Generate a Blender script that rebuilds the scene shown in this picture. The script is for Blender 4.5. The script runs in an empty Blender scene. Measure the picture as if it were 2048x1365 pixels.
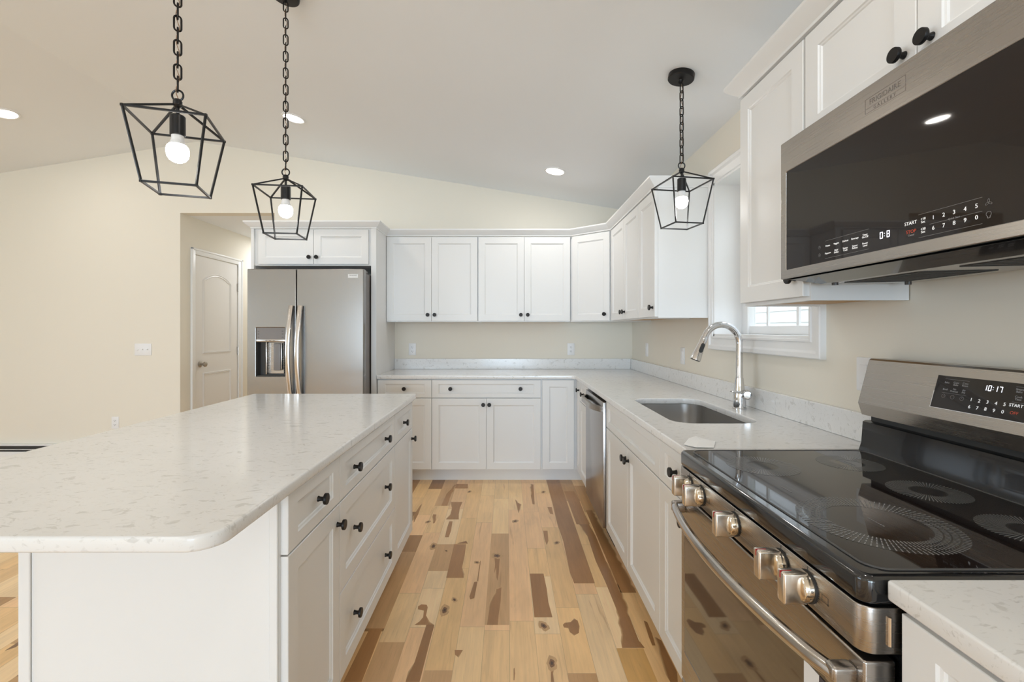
import bpy, bmesh, math, random
from mathutils import Vector, Matrix

# ---------------------------------------------------------------- camera, world, large lights, exposure
S = bpy.context.scene
COL = S.collection
PI = math.pi
R = math.radians

cam_d = bpy.data.cameras.new('camera')
cam_d.sensor_fit = 'HORIZONTAL'
cam_d.sensor_width = 36.0
cam_d.lens = 930.0 / 2048.0 * 36.0
cam_d.shift_x = (1024.0 - 1014.0) / 2048.0
cam_d.shift_y = (660.0 - 682.5) / 2048.0
cam_d.clip_start = 0.02
cam = bpy.data.objects.new('camera', cam_d)
cam.location = (0, 0, 1.286)
cam.rotation_euler = (PI / 2, 0, 0)
COL.objects.link(cam)
S.camera = cam

S.view_settings.view_transform = 'Standard'
S.view_settings.look = 'None'
S.view_settings.gamma = 1.0
S.view_settings.use_curve_mapping = False
S.view_settings.exposure = 0.2
try:
    S.cycles.use_denoising = True
    S.cycles.max_bounces = 10
    S.cycles.diffuse_bounces = 6
    S.cycles.sample_clamp_indirect = 6.0
    S.cycles.caustics_reflective = False
    S.cycles.caustics_refractive = False
except Exception:
    pass

world = bpy.data.worlds.new('daylight')
S.world = world
world.use_nodes = True
bg = world.node_tree.nodes['Background']
bg.inputs[0].default_value = (0.86, 0.93, 1.0, 1)
bg.inputs[1].default_value = 3.2


def area(name, loc, aim, sx, sy, watts, color, spread=PI):
    d = bpy.data.lights.new(name, 'AREA')
    d.shape = 'RECTANGLE'
    d.size = sx
    d.size_y = sy
    d.energy = watts
    d.color = color
    d.spread = spread
    o = bpy.data.objects.new(name, d)
    o.location = loc
    o.rotation_euler = (Vector(aim) - Vector(loc)).to_track_quat('-Z', 'Y').to_euler()
    COL.objects.link(o)
    return o


# fill lights added at made-up openings behind and to the left of the camera
area('fill_rear_left', (-2.5, -8.42, 1.15), (-2.5, 0, 1.15), 2.4, 2.1, 120, (0.58, 0.79, 1.0))
area('fill_rear_aisle', (0.0, -8.42, 1.12), (0.0, 0, 1.12), 1.8, 2.0, 180, (0.60, 0.80, 1.0))
area('fill_left', (-6.42, -0.4, 1.5), (0, -0.4, 1.3), 2.6, 1.4, 34, (0.52, 0.75, 1.0))


# ---------------------------------------------------------------- materials
def mat(name, base=(0.8, 0.8, 0.8), rough=0.5, metal=0.0, coat=0.0, emit=None, estr=0.0, spec=0.5):
    m = bpy.data.materials.new(name)
    m.use_nodes = True
    b = m.node_tree.nodes['Principled BSDF']
    b.inputs['Base Color'].default_value = (*base, 1)
    b.inputs['Roughness'].default_value = rough
    b.inputs['Metallic'].default_value = metal
    b.inputs['Coat Weight'].default_value = coat
    b.inputs['Specular IOR Level'].default_value = spec
    if emit:
        b.inputs['Emission Color'].default_value = (*emit, 1)
        b.inputs['Emission Strength'].default_value = estr
    return m


def N(m, kind, **kw):
    n = m.node_tree.nodes.new(kind)
    for k, v in kw.items():
        if hasattr(n, k):
            setattr(n, k, v)
        else:
            n.inputs[k].default_value = v
    return n


def LK(m, a, b):
    m.node_tree.links.new(a, b)


def bsdf(m):
    return m.node_tree.nodes['Principled BSDF']


def painted(name, base, rough, bump=0.02, scale=220):
    m = mat(name, base, rough)
    tc = N(m, 'ShaderNodeTexCoord')
    nz = N(m, 'ShaderNodeTexNoise', Scale=scale, Detail=2.0)
    LK(m, tc.outputs['Object'], nz.inputs['Vector'])
    bp = N(m, 'ShaderNodeBump', Strength=bump, Distance=0.002)
    LK(m, nz.outputs['Fac'], bp.inputs['Height'])
    LK(m, bp.outputs['Normal'], bsdf(m).inputs['Normal'])
    return m


def brushed(name, base, rough, stretch, aniso=0.0):
    m = mat(name, base, rough, 1.0)
    tc = N(m, 'ShaderNodeTexCoord')
    mp = N(m, 'ShaderNodeMapping')
    mp.inputs['Scale'].default_value = stretch
    nz = N(m, 'ShaderNodeTexNoise', Scale=1.0, Detail=3.0)
    LK(m, tc.outputs['Object'], mp.inputs['Vector'])
    LK(m, mp.outputs['Vector'], nz.inputs['Vector'])
    rr = N(m, 'ShaderNodeMapRange')
    rr.inputs['To Min'].default_value = rough - 0.008
    rr.inputs['To Max'].default_value = rough + 0.012
    LK(m, nz.outputs['Fac'], rr.inputs['Value'])
    LK(m, rr.outputs['Result'], bsdf(m).inputs['Roughness'])
    bsdf(m).inputs['Anisotropic'].default_value = aniso
    return m


M = {}
M['wall'] = painted('cream_wall_paint', (0.80, 0.757, 0.668), 0.85, 0.06, 300)
M['ceil'] = painted('white_ceiling_paint', (0.86, 0.885, 0.915), 0.9, 0.05, 300)
M['white'] = painted('white_cabinet_paint', (0.795, 0.80, 0.80), 0.38, 0.01)
M['trim'] = painted('white_trim_paint', (0.82, 0.82, 0.82), 0.35, 0.01)
M['door'] = painted('door_paint', (0.78, 0.765, 0.75), 0.4, 0.03)
M['black'] = mat('matte_black_metal', (0.018, 0.016, 0.015), 0.42, 0.6)
M['rod'] = mat('satin_black_rod', (0.022, 0.022, 0.023), 0.33, 0.5)
M['handlesteel'] = mat('polished_handle_steel', (0.56, 0.53, 0.50), 0.16, 1.0)
M['chrome'] = mat('chrome', (0.72, 0.72, 0.73), 0.07, 1.0)
M['nickel'] = mat('satin_nickel', (0.42, 0.39, 0.35), 0.28, 1.0)
M['knobmetal'] = mat('warm_nickel', (0.72, 0.66, 0.58), 0.24, 1.0)
M['ringmetal'] = mat('polished_warm_nickel', (0.80, 0.73, 0.62), 0.10, 1.0)
M['steel'] = brushed('brushed_stainless', (0.42, 0.39, 0.36), 0.27, (3, 3, 400), 0.3)
M['steelh'] = brushed('stainless_fridge', (0.31, 0.30, 0.29), 0.23, (3, 3, 500), 0.5)
M['steeld'] = brushed('dark_stainless', (0.42, 0.40, 0.39), 0.25, (3, 3, 400), 0.3)
M['sink'] = brushed('sink_steel', (0.55, 0.54, 0.53), 0.28, (300, 3, 3), 0.0)
M['blackglass'] = mat('black_glass', (0.014, 0.0095, 0.0085), 0.03, 0.0, 0.0, spec=0.42)
M['ovenglass'] = mat('tinted_oven_glass', (0.030, 0.022, 0.016), 0.05, 0.0, 0.6, spec=1.0)
M['enamel'] = mat('black_enamel', (0.010, 0.010, 0.011), 0.12, 0.0, 0.5)
M['blackplastic'] = mat('black_plastic', (0.02, 0.02, 0.02), 0.5)
M['greyplastic'] = mat('grey_plastic', (0.22, 0.205, 0.20), 0.4)
M['darkgrey'] = mat('dark_grey_plastic', (0.06, 0.058, 0.057), 0.35)
M['plate'] = mat('white_plastic', (0.83, 0.83, 0.84), 0.35)
M['slot'] = mat('dark_slot', (0.03, 0.03, 0.03), 0.6)
M['legend'] = mat('printed_legend', (0.75, 0.75, 0.75), 0.5, emit=(1, 1, 1), estr=0.35)
M['legenddim'] = mat('dim_legend', (0.32, 0.32, 0.33), 0.5)
M['legendred'] = mat('red_legend', (0.55, 0.08, 0.04), 0.5)
M['digits'] = mat('lit_digits', (0.9, 0.9, 1), 0.5, emit=(0.88, 0.90, 1.0), estr=1.5)
M['burner'] = mat('burner_print', (0.25, 0.25, 0.25), 0.45)
M['burnerdim'] = mat('burner_print_faint', (0.035, 0.034, 0.034), 0.07)
M['red'] = mat('red_mark', (0.45, 0.02, 0.02), 0.4)
M['ink'] = mat('black_ink', (0.02, 0.02, 0.02), 0.5)
M['etched'] = mat('etched_logo', (0.22, 0.205, 0.20), 0.4, 0.9)
M['bulb'] = mat('lit_bulb', (1, 1, 1), 0.3, emit=(1.0, 0.97, 0.93), estr=14)
M['bulbneck'] = mat('bulb_neck', (0.75, 0.75, 0.75), 0.3, emit=(1, 0.98, 0.95), estr=0.02)
M['led'] = mat('lit_led_lens', (1, 1, 1), 0.3, emit=(1.0, 0.93, 0.84), estr=9)
M['paper'] = mat('white_paper', (0.88, 0.88, 0.87), 0.7)
M['sticker'] = mat('sticker_white', (0.80, 0.80, 0.80), 0.5)
M['stickerdark'] = mat('sticker_dark', (0.05, 0.045, 0.06), 0.4)
M['copper'] = mat('lamp_wire', (0.35, 0.22, 0.14), 0.35, 0.6)
M['siding'] = mat('white_siding', (0.55, 0.56, 0.58), 0.6)
M['ground'] = mat('ground_outside', (0.35, 0.38, 0.30), 0.9)


def wood_under():
    m = mat('raw_maple_ply', (0.55, 0.33, 0.14), 0.55)
    tc = N(m, 'ShaderNodeTexCoord')
    mp = N(m, 'ShaderNodeMapping')
    mp.inputs['Scale'].default_value = (6, 60, 6)
    nz = N(m, 'ShaderNodeTexNoise', Scale=1.5, Detail=4.0)
    cr = N(m, 'ShaderNodeValToRGB')
    cr.color_ramp.elements[0].color = (0.46, 0.25, 0.09, 1)
    cr.color_ramp.elements[1].color = (0.62, 0.40, 0.19, 1)
    LK(m, tc.outputs['Object'], mp.inputs['Vector'])
    LK(m, mp.outputs['Vector'], nz.inputs['Vector'])
    LK(m, nz.outputs['Fac'], cr.inputs['Fac'])
    LK(m, cr.outputs['Color'], bsdf(m).inputs['Base Color'])
    return m


M['ply'] = wood_under()


def quartz():
    m = mat('white_quartz', (0.8, 0.8, 0.8), 0.15)
    bsdf(m).inputs['Specular IOR Level'].default_value = 0.5
    geo = N(m, 'ShaderNodeNewGeometry')
    # warped coordinates give the short curled flecks
    wz = N(m, 'ShaderNodeTexNoise', Scale=9.0, Detail=3.0)
    LK(m, geo.outputs['Position'], wz.inputs['Vector'])
    sub = N(m, 'ShaderNodeVectorMath', operation='SUBTRACT')
    sub.inputs[1].default_value = (0.5, 0.5, 0.5)
    LK(m, wz.outputs['Color'], sub.inputs[0])
    sc = N(m, 'ShaderNodeVectorMath', operation='SCALE')
    sc.inputs['Scale'].default_value = 0.10
    LK(m, sub.outputs[0], sc.inputs[0])
    add = N(m, 'ShaderNodeVectorMath', operation='ADD')
    LK(m, geo.outputs['Position'], add.inputs[0])
    LK(m, sc.outputs[0], add.inputs[1])

    def layer(scale, stretch, lo, hi, detail=2.0):
        mp = N(m, 'ShaderNodeMapping')
        mp.inputs['Scale'].default_value = stretch
        LK(m, add.outputs[0], mp.inputs['Vector'])
        nz = N(m, 'ShaderNodeTexNoise', Scale=scale, Detail=detail)
        nz.inputs['Roughness'].default_value = 0.6
        LK(m, mp.outputs['Vector'], nz.inputs['Vector'])
        rr = N(m, 'ShaderNodeMapRange', interpolation_type='SMOOTHSTEP')
        rr.inputs['From Min'].default_value = lo
        rr.inputs['From Max'].default_value = hi
        LK(m, nz.outputs['Fac'], rr.inputs['Value'])
        return rr.outputs['Result']

    f1 = layer(22.0, (1.0, 2.6, 2.0), 0.60, 0.66, 3.0)
    f2 = layer(62.0, (1.0, 2.2, 1.6), 0.58, 0.69, 2.0)
    f3 = layer(13.0, (1.2, 2.2, 1.0), 0.655, 0.70, 3.0)
    f4 = layer(5.0, (1, 1, 1), 0.35, 0.75, 2.0)

    def mixc(a, col, fac, amount):
        mu = N(m, 'ShaderNodeMath', operation='MULTIPLY')
        mu.inputs[1].default_value = amount
        LK(m, fac, mu.inputs[0])
        mx = N(m, 'ShaderNodeMix', data_type='RGBA')
        LK(m, mu.outputs[0], mx.inputs['Factor'])
        if isinstance(a, tuple):
            mx.inputs[6].default_value = a
        else:
            LK(m, a, mx.inputs[6])
        mx.inputs[7].default_value = col
        return mx.outputs[2]

    c = mixc((0.80, 0.80, 0.80, 1), (0.76, 0.76, 0.755, 1), f4, 0.6)
    c = mixc(c, (0.58, 0.57, 0.55, 1), f2, 0.35)
    c = mixc(c, (0.47, 0.46, 0.44, 1), f1, 0.42)
    c = mixc(c, (0.46, 0.45, 0.42, 1), f3, 0.36)
    LK(m, c, bsdf(m).inputs['Base Color'])
    return m


M['quartz'] = quartz()


def planks():
    m = mat('hickory_planks', (0.6, 0.42, 0.23), 0.30)
    b = bsdf(m)
    at = N(m, 'ShaderNodeAttribute', attribute_name='board_color')
    uv = N(m, 'ShaderNodeUVMap', uv_map='board')
    sp = N(m, 'ShaderNodeSeparateXYZ')
    LK(m, uv.outputs['UV'], sp.inputs[0])
    geo = N(m, 'ShaderNodeNewGeometry')
    cmb = N(m, 'ShaderNodeVectorMath', operation='MULTIPLY')
    cmb.inputs[1].default_value = (1, 1, 0)
    LK(m, geo.outputs['Position'], cmb.inputs[0])
    sd = N(m, 'ShaderNodeCombineXYZ')
    ml = N(m, 'ShaderNodeMath', operation='MULTIPLY')
    ml.inputs[1].default_value = 37.0
    LK(m, at.outputs['Alpha'], ml.inputs[0])
    LK(m, ml.outputs[0], sd.inputs['Z'])
    ad = N(m, 'ShaderNodeVectorMath', operation='ADD')
    LK(m, cmb.outputs[0], ad.inputs[0])
    LK(m, sd.outputs[0], ad.inputs[1])

    def noise(stretch, scale, detail, dist=0.0):
        mp = N(m, 'ShaderNodeMapping')
        mp.inputs['Scale'].default_value = stretch
        LK(m, ad.outputs[0], mp.inputs['Vector'])
        nz = N(m, 'ShaderNodeTexNoise', Scale=scale, Detail=detail)
        nz.inputs['Distortion'].default_value = dist
        LK(m, mp.outputs['Vector'], nz.inputs['Vector'])
        return nz.outputs['Fac']

    def rng(v, a, b_, c, d):
        r = N(m, 'ShaderNodeMapRange')
        for i, x in zip(('From Min', 'From Max', 'To Min', 'To Max'), (a, b_, c, d)):
            r.inputs[i].default_value = x
        LK(m, v, r.inputs['Value'])
        return r.outputs['Result']

    grain = rng(noise((30, 1.6, 1), 2.2, 5.0, 0.6), 0.3, 0.7, 0.94, 1.07)
    cloud = rng(noise((5, 1.3, 1), 1.6, 3.0, 1.2), 0.3, 0.7, 0.92, 1.08)
    pore = rng(noise((160, 5, 1), 2.0, 2.0), 0.62, 0.72, 1.0, 0.88)
    mu = N(m, 'ShaderNodeMath', operation='MULTIPLY')
    LK(m, grain, mu.inputs[0])
    LK(m, cloud, mu.inputs[1])
    mu2 = N(m, 'ShaderNodeMath', operation='MULTIPLY')
    LK(m, mu.outputs[0], mu2.inputs[0])
    LK(m, pore, mu2.inputs[1])
    # thin joints along the edges of every board
    e1 = rng(sp.outputs['X'], 0.0, 0.0012, 0.55, 1.0)
    e2 = rng(sp.outputs['Y'], 0.0, 0.0018, 0.6, 1.0)
    mn = N(m, 'ShaderNodeMath', operation='MINIMUM')
    LK(m, e1, mn.inputs[0])
    LK(m, e2, mn.inputs[1])
    mu3 = N(m, 'ShaderNodeMath', operation='MULTIPLY')
    LK(m, mu2.outputs[0], mu3.inputs[0])
    LK(m, mn.outputs[0], mu3.inputs[1])
    # warm / brown mineral streaks on the natural boards
    stk = rng(noise((14, 0.9, 1), 1.5, 3.0, 1.5), 0.66, 0.74, 0.0, 0.45)
    mx0 = N(m, 'ShaderNodeMix', data_type='RGBA')
    LK(m, stk, mx0.inputs['Factor'])
    LK(m, at.outputs['Color'], mx0.inputs[6])
    mx0.inputs[7].default_value = (0.46, 0.25, 0.11, 1)
    vm = N(m, 'ShaderNodeVectorMath', operation='SCALE')
    LK(m, mx0.outputs[2], vm.inputs[0])
    LK(m, mu3.outputs[0], vm.inputs['Scale'])
    LK(m, vm.outputs[0], b.inputs['Base Color'])
    bp = N(m, 'ShaderNodeBump', Strength=0.08, Distance=0.001)
    LK(m, mu3.outputs[0], bp.inputs['Height'])
    LK(m, bp.outputs['Normal'], b.inputs['Normal'])
    return m


M['planks'] = planks()


def pane():
    m = bpy.data.materials.new('window_glass')
    m.use_nodes = True
    nt = m.node_tree
    nt.nodes.clear()
    out = nt.nodes.new('ShaderNodeOutputMaterial')
    tr = nt.nodes.new('ShaderNodeBsdfTransparent')
    tr.inputs[0].default_value = (0.96, 0.97, 0.97, 1)
    gl = nt.nodes.new('ShaderNodeBsdfGlossy')
    gl.inputs['Roughness'].default_value = 0.02
    mx = nt.nodes.new('ShaderNodeMixShader')
    mx.inputs[0].default_value = 0.05
    nt.links.new(tr.outputs[0], mx.inputs[1])
    nt.links.new(gl.outputs[0], mx.inputs[2])
    nt.links.new(mx.outputs[0], out.inputs[0])
    return m


M['pane'] = pane()

# ---------------------------------------------------------------- mesh helpers
class MB:
    """collects faces and links them as one mesh object"""
    def __init__(self):
        self.v, self.f, self.m, self.s = [], [], [], []

    def add(self, vs, fs, mi=0, smooth=False, X=None):
        o = len(self.v)
        self.v += [tuple((X @ Vector(p)) if X else p) for p in vs]
        self.f += [tuple(i + o for i in f) for f in fs]
        self.m += [mi] * len(fs)
        self.s += [smooth] * len(fs)

    def box(self, x0, x1, y0, y1, z0, z1, mi=0, X=None):
        x0, x1 = min(x0, x1), max(x0, x1)
        y0, y1 = min(y0, y1), max(y0, y1)
        z0, z1 = min(z0, z1), max(z0, z1)
        vs = [(x, y, z) for z in (z0, z1) for y in (y0, y1) for x in (x0, x1)]
        fs = [(0, 2, 3, 1), (4, 5, 7, 6), (0, 1, 5, 4), (2, 6, 7, 3), (0, 4, 6, 2), (1, 3, 7, 5)]
        self.add(vs, fs, mi, False, X)

    def rbox(self, x0, x1, y0, y1, z0, z1, r=0.003, seg=2, mi=0, X=None):
        bm = bmesh.new()
        bmesh.ops.create_cube(bm, size=1)
        for v in bm.verts:
            v.co = Vector(((x0 + x1) / 2 + v.co.x * abs(x1 - x0), (y0 + y1) / 2 + v.co.y * abs(y1 - y0), (z0 + z1) / 2 + v.co.z * abs(z1 - z0)))
        bmesh.ops.bevel(bm, geom=bm.edges[:], offset=r, segments=seg, affect='EDGES', profile=0.5)
        self.bm(bm, mi, True, X)

    def bm(self, bm, mi=0, smooth=True, X=None):
        bm.verts.index_update()
        self.add([tuple(v.co) for v in bm.verts], [tuple(v.index for v in f.verts) for f in bm.faces], mi, smooth, X)
        bm.free()

    def mesh(self, me, mi=0, smooth=False, X=None):
        self.add([tuple(v.co) for v in me.vertices], [tuple(p.vertices) for p in me.polygons], mi, smooth, X)
        bpy.data.meshes.remove(me)

    def lathe(self, prof, n=24, mi=0, X=None, cap=True):
        """profile of (radius, height) turned about local Z"""
        vs, fs = [], []
        for r, h in prof:
            for k in range(n):
                a = 2 * PI * k / n
                vs.append((r * math.cos(a), r * math.sin(a), h))
        for i in range(len(prof) - 1):
            for k in range(n):
                a, b = i * n + k, i * n + (k + 1) % n
                fs.append((a, b, b + n, a + n))
        if cap:
            fs.append(tuple(range(n - 1, -1, -1)))
            fs.append(tuple(range((len(prof) - 1) * n, len(prof) * n)))
        self.add(vs, fs, mi, True, X)

    def tube(self, pts, sect, closed=False, mi=0, X=None, up=(0, 0, 1), scales=None, smooth=True):
        """sect: list of (a, b) offsets in the frame (side, up) carried along the path"""
        P = [Vector(p) for p in pts]
        n = len(P)
        k = len(sect)
        vs, fs = [], []
        prev = None
        for i in range(n):
            if closed:
                t = (P[(i + 1) % n] - P[i - 1]).normalized()
            else:
                t = (P[min(i + 1, n - 1)] - P[max(i - 1, 0)]).normalized()
            if prev is None:
                u = Vector(up)
                u = (u - t * u.dot(t))
                if u.length < 1e-4:
                    u = Vector((1, 0, 0)) - t * t.x
                u.normalize()
            else:
                u = (prev - t * prev.dot(t)).normalized()
            prev = u
            s = t.cross(u)
            q = scales[i] if scales else 1.0
            for a, b in sect:
                vs.append(tuple(P[i] + s * a * q + u * b * q))
        for i in range(n if closed else n - 1):
            j = (i + 1) % n
            for c in range(k):
                d = (c + 1) % k
                fs.append((i * k + c, i * k + d, j * k + d, j * k + c))
        if not closed:
            fs.append(tuple(range(k - 1, -1, -1)))
            fs.append(tuple(range((n - 1) * k, n * k)))
        self.add(vs, fs, mi, smooth, X)

    def build(self, name, mats, parent=None, angle=35, loc=None):
        me = bpy.data.meshes.new(name)
        me.from_pydata(self.v, [], self.f)
        for mm in (mats if isinstance(mats, (list, tuple)) else [mats]):
            me.materials.append(mm)
        me.polygons.foreach_set('material_index', self.m)
        me.polygons.foreach_set('use_smooth', self.s)
        me.update()
        b = bmesh.new()
        b.from_mesh(me)
        bmesh.ops.recalc_face_normals(b, faces=b.faces[:])
        b.to_mesh(me)
        b.free()
        me.set_sharp_from_angle(angle=R(angle))
        o = bpy.data.objects.new(name, me)
        COL.objects.link(o)
        if parent:
            o.parent = parent
        if loc:
            o.location = loc
        return o


def circ(r, n=12, ry=None):
    return [(r * math.cos(2 * PI * k / n), (ry or r) * math.sin(2 * PI * k / n)) for k in range(n)]


def slab(outlines, z0, z1, bevel=0.0):
    """flat plate with holes: first outline is the edge, the others are holes"""
    cu = bpy.data.curves.new('outline', 'CURVE')
    cu.dimensions = '2D'
    cu.fill_mode = 'BOTH'
    cu.extrude = (z1 - z0) / 2 - bevel
    cu.bevel_depth = bevel
    cu.bevel_resolution = 2
    cu.offset = -bevel
    for o in outlines:
        sp = cu.splines.new('POLY')
        sp.points.add(len(o) - 1)
        for p, q in zip(sp.points, o):
            p.co = (q[0], q[1], 0, 1)
        sp.use_cyclic_u = True
    ob = bpy.data.objects.new('outline', cu)
    me = bpy.data.meshes.new_from_object(ob)
    bpy.data.objects.remove(ob)
    bpy.data.curves.remove(cu)
    for v in me.vertices:
        v.co.z += (z0 + z1) / 2
    return me


def rounded(pts, n=6):
    """polygon with per-corner radius: (x, y, r)"""
    out = []
    L = len(pts)
    for i in range(L):
        x, y, r = pts[i]
        p = Vector((x, y))
        a = Vector(pts[i - 1][:2])
        b = Vector(pts[(i + 1) % L][:2])
        if r <= 0:
            out.append((x, y))
            continue
        d1 = (a - p).normalized()
        d2 = (b - p).normalized()
        ang = d1.angle(d2)
        t = r / math.tan(ang / 2)
        c = p + (d1 + d2).normalized() * (r / math.sin(ang / 2))
        s = p + d1 * t - c
        e = p + d2 * t - c
        for k in range(n + 1):
            f = k / n
            w = (s * (1 - f) + e * f)
            w = w.normalized() * r
            out.append(tuple(c + w))
    return out


def rect(x0, x1, y0, y1, r=0.0, n=6):
    return rounded([(x0, y0, r), (x1, y0, r), (x1, y1, r), (x0, y1, r)], n)


# plate drawn in (a, b) and stood up: XZ plane (normal Y) or YZ plane (normal X)
STAND_XZ = Matrix(((1, 0, 0, 0), (0, 0, -1, 0), (0, 1, 0, 0), (0, 0, 0, 1)))    # a->x, b->z, thickness->-y
STAND_YZ = Matrix(((0, 0, 1, 0), (1, 0, 0, 0), (0, 1, 0, 0), (0, 0, 0, 1)))     # a->y, b->z, thickness->x


def text_mesh(body, size, X, align='CENTER', extrude=0.0002, space=1.0):
    cu = bpy.data.curves.new('lettering', 'FONT')
    cu.body = body
    cu.size = size
    cu.align_x = align
    cu.align_y = 'CENTER'
    cu.extrude = extrude
    cu.resolution_u = 3
    cu.space_character = space
    cu.space_line = 0.85
    ob = bpy.data.objects.new('lettering', cu)
    me = bpy.data.meshes.new_from_object(ob)
    bpy.data.objects.remove(ob)
    bpy.data.curves.remove(cu)
    me.transform(X)
    return me


def frame_mat(o, x, y):
    x = Vector(x).normalized()
    y = Vector(y).normalized()
    z = x.cross(y)
    return Matrix(((x.x, y.x, z.x, o[0]), (x.y, y.y, z.y, o[1]), (x.z, y.z, z.z, o[2]), (0, 0, 0, 1)))


SEG = {'0': 'abcdef', '1': 'bc', '2': 'abged', '3': 'abgcd', '4': 'fgbc', '5': 'afgcd', '6': 'afgedc', '7': 'abc', '8': 'abcdefg', '9': 'abcfgd'}


def seven(mb, text, size, X):
    """seven-segment digits of cap height size, centred"""
    w, h, t, gap = size * 0.54, size, size * 0.105, size * 0.24
    total = sum((gap if c in ': ' else w + gap) for c in text) - gap
    x = -total / 2
    for c in text:
        if c == ':':
            for z in (0.3, 0.7):
                mb.box(x, x + t, h * z - h / 2 - t / 2, h * z - h / 2 + t / 2, 0, 0.0002, 0, X)
            x += gap
            continue
        if c == ' ':
            x += gap
            continue
        B = {'a': (x + t / 2, x + w - t / 2, h / 2 - t, h / 2), 'd': (x + t / 2, x + w - t / 2, -h / 2, -h / 2 + t),
             'g': (x + t / 2, x + w - t / 2, -t / 2, t / 2), 'f': (x, x + t, t * 0.3, h / 2 - t / 3), 'e': (x, x + t, -h / 2 + t / 3, -t * 0.3),
             'b': (x + w - t, x + w, t * 0.3, h / 2 - t / 3), 'c': (x + w - t, x + w, -h / 2 + t / 3, -t * 0.3)}
        for s in SEG[c]:
            a = B[s]
            mb.box(a[0], a[1], a[2], a[3], 0, 0.0002, 0, X)
        x += w + gap


# ---------------------------------------------------------------- tagging
def tag(o, label=None, cat=None, group=None, kind=None):
    if label:
        o['label'] = label
    if cat:
        o['category'] = cat
    if group:
        o['group'] = group
    if kind:
        o['kind'] = kind
    return o


def thing(name, label, cat, loc=(0, 0, 0), rz=0.0, group=None):
    o = bpy.data.objects.new(name, None)
    o.empty_display_size = 0.1
    o.location = loc
    o.rotation_euler = (0, 0, rz)
    COL.objects.link(o)
    return tag(o, label, cat, group)


def struct(mb, name, mats, label, cat, angle=35):
    return tag(mb.build(name, mats, angle=angle), label, cat, kind='structure')


# ================================================================ the room
WX = 1.215          # right wall face
BY = 4.51           # back wall face
LX = -6.5           # far left wall face
FY = -8.5           # wall behind the camera
RX, RZ, SLOPE = -3.007, 3.114, 0.161


def ceil_z(x):
    return RZ - SLOPE * abs(x - RX)


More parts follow.
